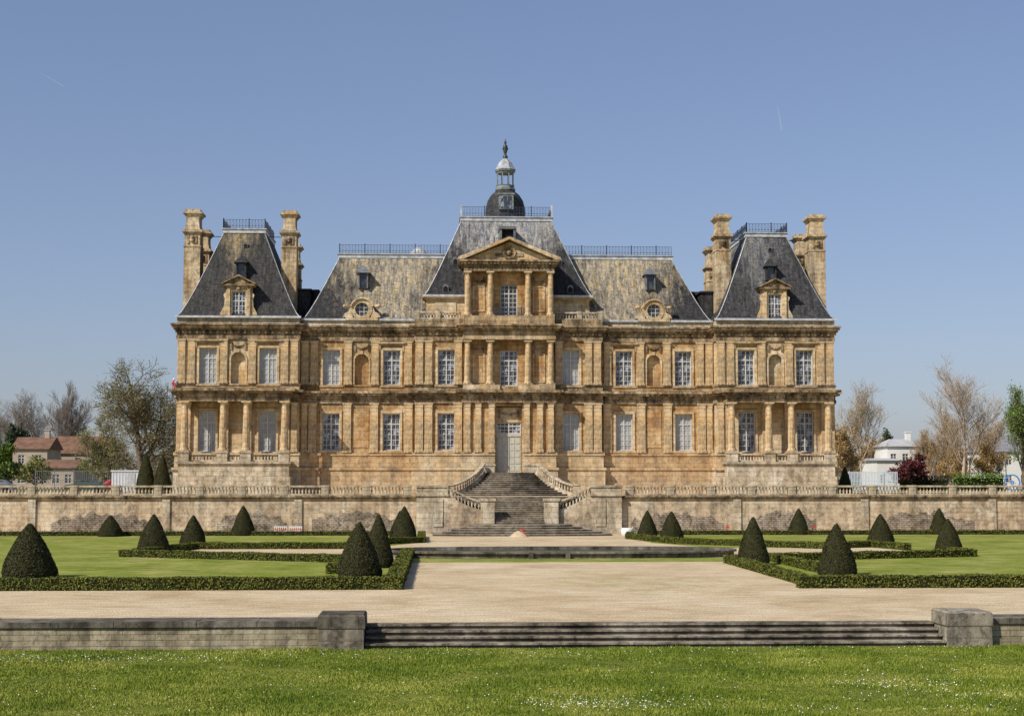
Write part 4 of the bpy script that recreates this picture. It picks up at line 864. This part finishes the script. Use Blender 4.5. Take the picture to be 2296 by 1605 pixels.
def person(loc):
    T=thing('person',loc,'person in red clothes and white helmet crouching on the ledge','person')
    J={'pel':(0,0,.38),'sp':(.04,-.02,.6),'ch':(.12,-.05,.82),'nk':(.17,-.07,.96),'hd':(.2,-.09,1.06),'kL':(.36,-.12,.42),'fL':(.2,-.12,.08),'tL':(.38,-.14,.04),'kR':(.34,.14,.36),'fR':(.12,.14,.08),'tR':(.3,.16,.04),'sL':(.14,-.24,.84),'eL':(.32,-.28,.62),'wL':(.52,-.2,.5),'hL':(.6,-.18,.46),'sR':(.12,.14,.84),'eR':(.3,.2,.62),'wR':(.5,.14,.48),'hR':(.58,.12,.44)}
    E=[('pel','sp'),('sp','ch'),('ch','nk'),('nk','hd'),('pel','kL'),('kL','fL'),('fL','tL'),('pel','kR'),('kR','fR'),('fR','tR'),('ch','sL'),('sL','eL'),('eL','wL'),('wL','hL'),('ch','sR'),('sR','eR'),('eR','wR'),('wR','hR')]
    ks=list(J); me=bpy.data.meshes.new('body'); me.from_pydata([J[k] for k in ks],[(ks.index(a),ks.index(b)) for a,b in E],[]); me.materials.append(RED)
    o=put('body',me,loc,T); sk=o.modifiers.new('Skin','SKIN'); rad={'pel':.15,'sp':.14,'ch':.16,'nk':.06,'hd':.08,'kL':.075,'kR':.075,'fL':.05,'fR':.05,'tL':.04,'tR':.04,'sL':.07,'sR':.07,'eL':.05,'eR':.05,'wL':.035,'wR':.035,'hL':.04,'hR':.04}
    if me.skin_vertices:
        for i,k in enumerate(ks): me.skin_vertices[0].data[i].radius=(rad[k],rad[k]); me.skin_vertices[0].data[i].use_root=(k=='pel')
    o.modifiers.new('Sub','SUBSURF').levels=1
    m=MB(); m.lathe(.2,-.09,[(.05,.98),(.09,1.03),(.1,1.1),(.09,1.16)],12); mk(m,'head',plain('skin',(.5,.3,.2),.6),T,loc)
    m=MB(); m.lathe(.2,-.09,[(.15,1.13),(.13,1.15),(.12,1.2),(.08,1.26),(.02,1.28)],12); mk(m,'helmet',PLAST,T,loc)
    T.scale=(.8,.8,.8)
person((-30.85,-1.95,12.53))
# contrails
tr,nt,b=M('vapour_trail',1,0); b.inputs['Base Color'].default_value=(.9,.9,.9,1); b.inputs['Alpha'].default_value=.045
def contrail(px0,py0,px1,py1,r):
    D_=4000; p=lambda px,py:((px-988)*D_/3400-6.3,-141.7+D_,4.2+(1078-py)*D_/3400)
    T=thing('contrail',p(px0,py0),'faint white aircraft vapour trail in the sky','cloud','faint vapour trails'); m=MB(); m.tube(p(px0,py0),p(px1,py1),r*.3,6,r); mk(m,'vapour',tr,T)
contrail(85,163,135,192,1.8); contrail(1760,218,1768,275,3.2)
# ---------------------------------------------------------------- light, world, camera
el=math.radians(41); az=math.radians(230)
sd=Vector((math.sin(az)*math.cos(el),math.cos(az)*math.cos(el),math.sin(el)))
L=bpy.data.lights.new('sun','SUN'); L.energy=5.0; L.angle=math.radians(.5); L.color=(1,.93,.82); lo=bpy.data.objects.new('sun',L); COL.objects.link(lo); lo.rotation_euler=(-sd).to_track_quat('-Z','Y').to_euler(); lo.location=(-60,-100,90)
wd=bpy.data.worlds.new('World'); SC.world=wd; wd.use_nodes=True; nt=wd.node_tree; bg=nt.nodes['Background']; sk=nt.nodes.new('ShaderNodeTexSky'); sk.sky_type='NISHITA'; sk.sun_disc=False; sk.sun_elevation=el; sk.sun_rotation=az
sk.air_density=1.0; sk.dust_density=1.0; sk.ozone_density=3.0
gm=nt.nodes.new('ShaderNodeGamma'); gm.inputs[1].default_value=.72; nt.links.new(sk.outputs[0],gm.inputs[0])
tint=mix(nt,1.0,gm.outputs[0],(1.03,1.04,1.22),'MULTIPLY'); nt.links.new(tint,bg.inputs[0]); bg.inputs[1].default_value=.138
cam=bpy.data.cameras.new('Camera'); co=bpy.data.objects.new('Camera',cam); COL.objects.link(co); SC.camera=co
cam.sensor_width=36; cam.lens=36*3400/2296; cam.clip_end=20000; cam.clip_start=.5
co.location=(-6.3,-141.7,4.2); co.rotation_euler=(math.radians(90+4.63),0,math.radians(-2.69))
SC.view_settings.view_transform='Standard'; SC.view_settings.look='None'; SC.view_settings.exposure=0
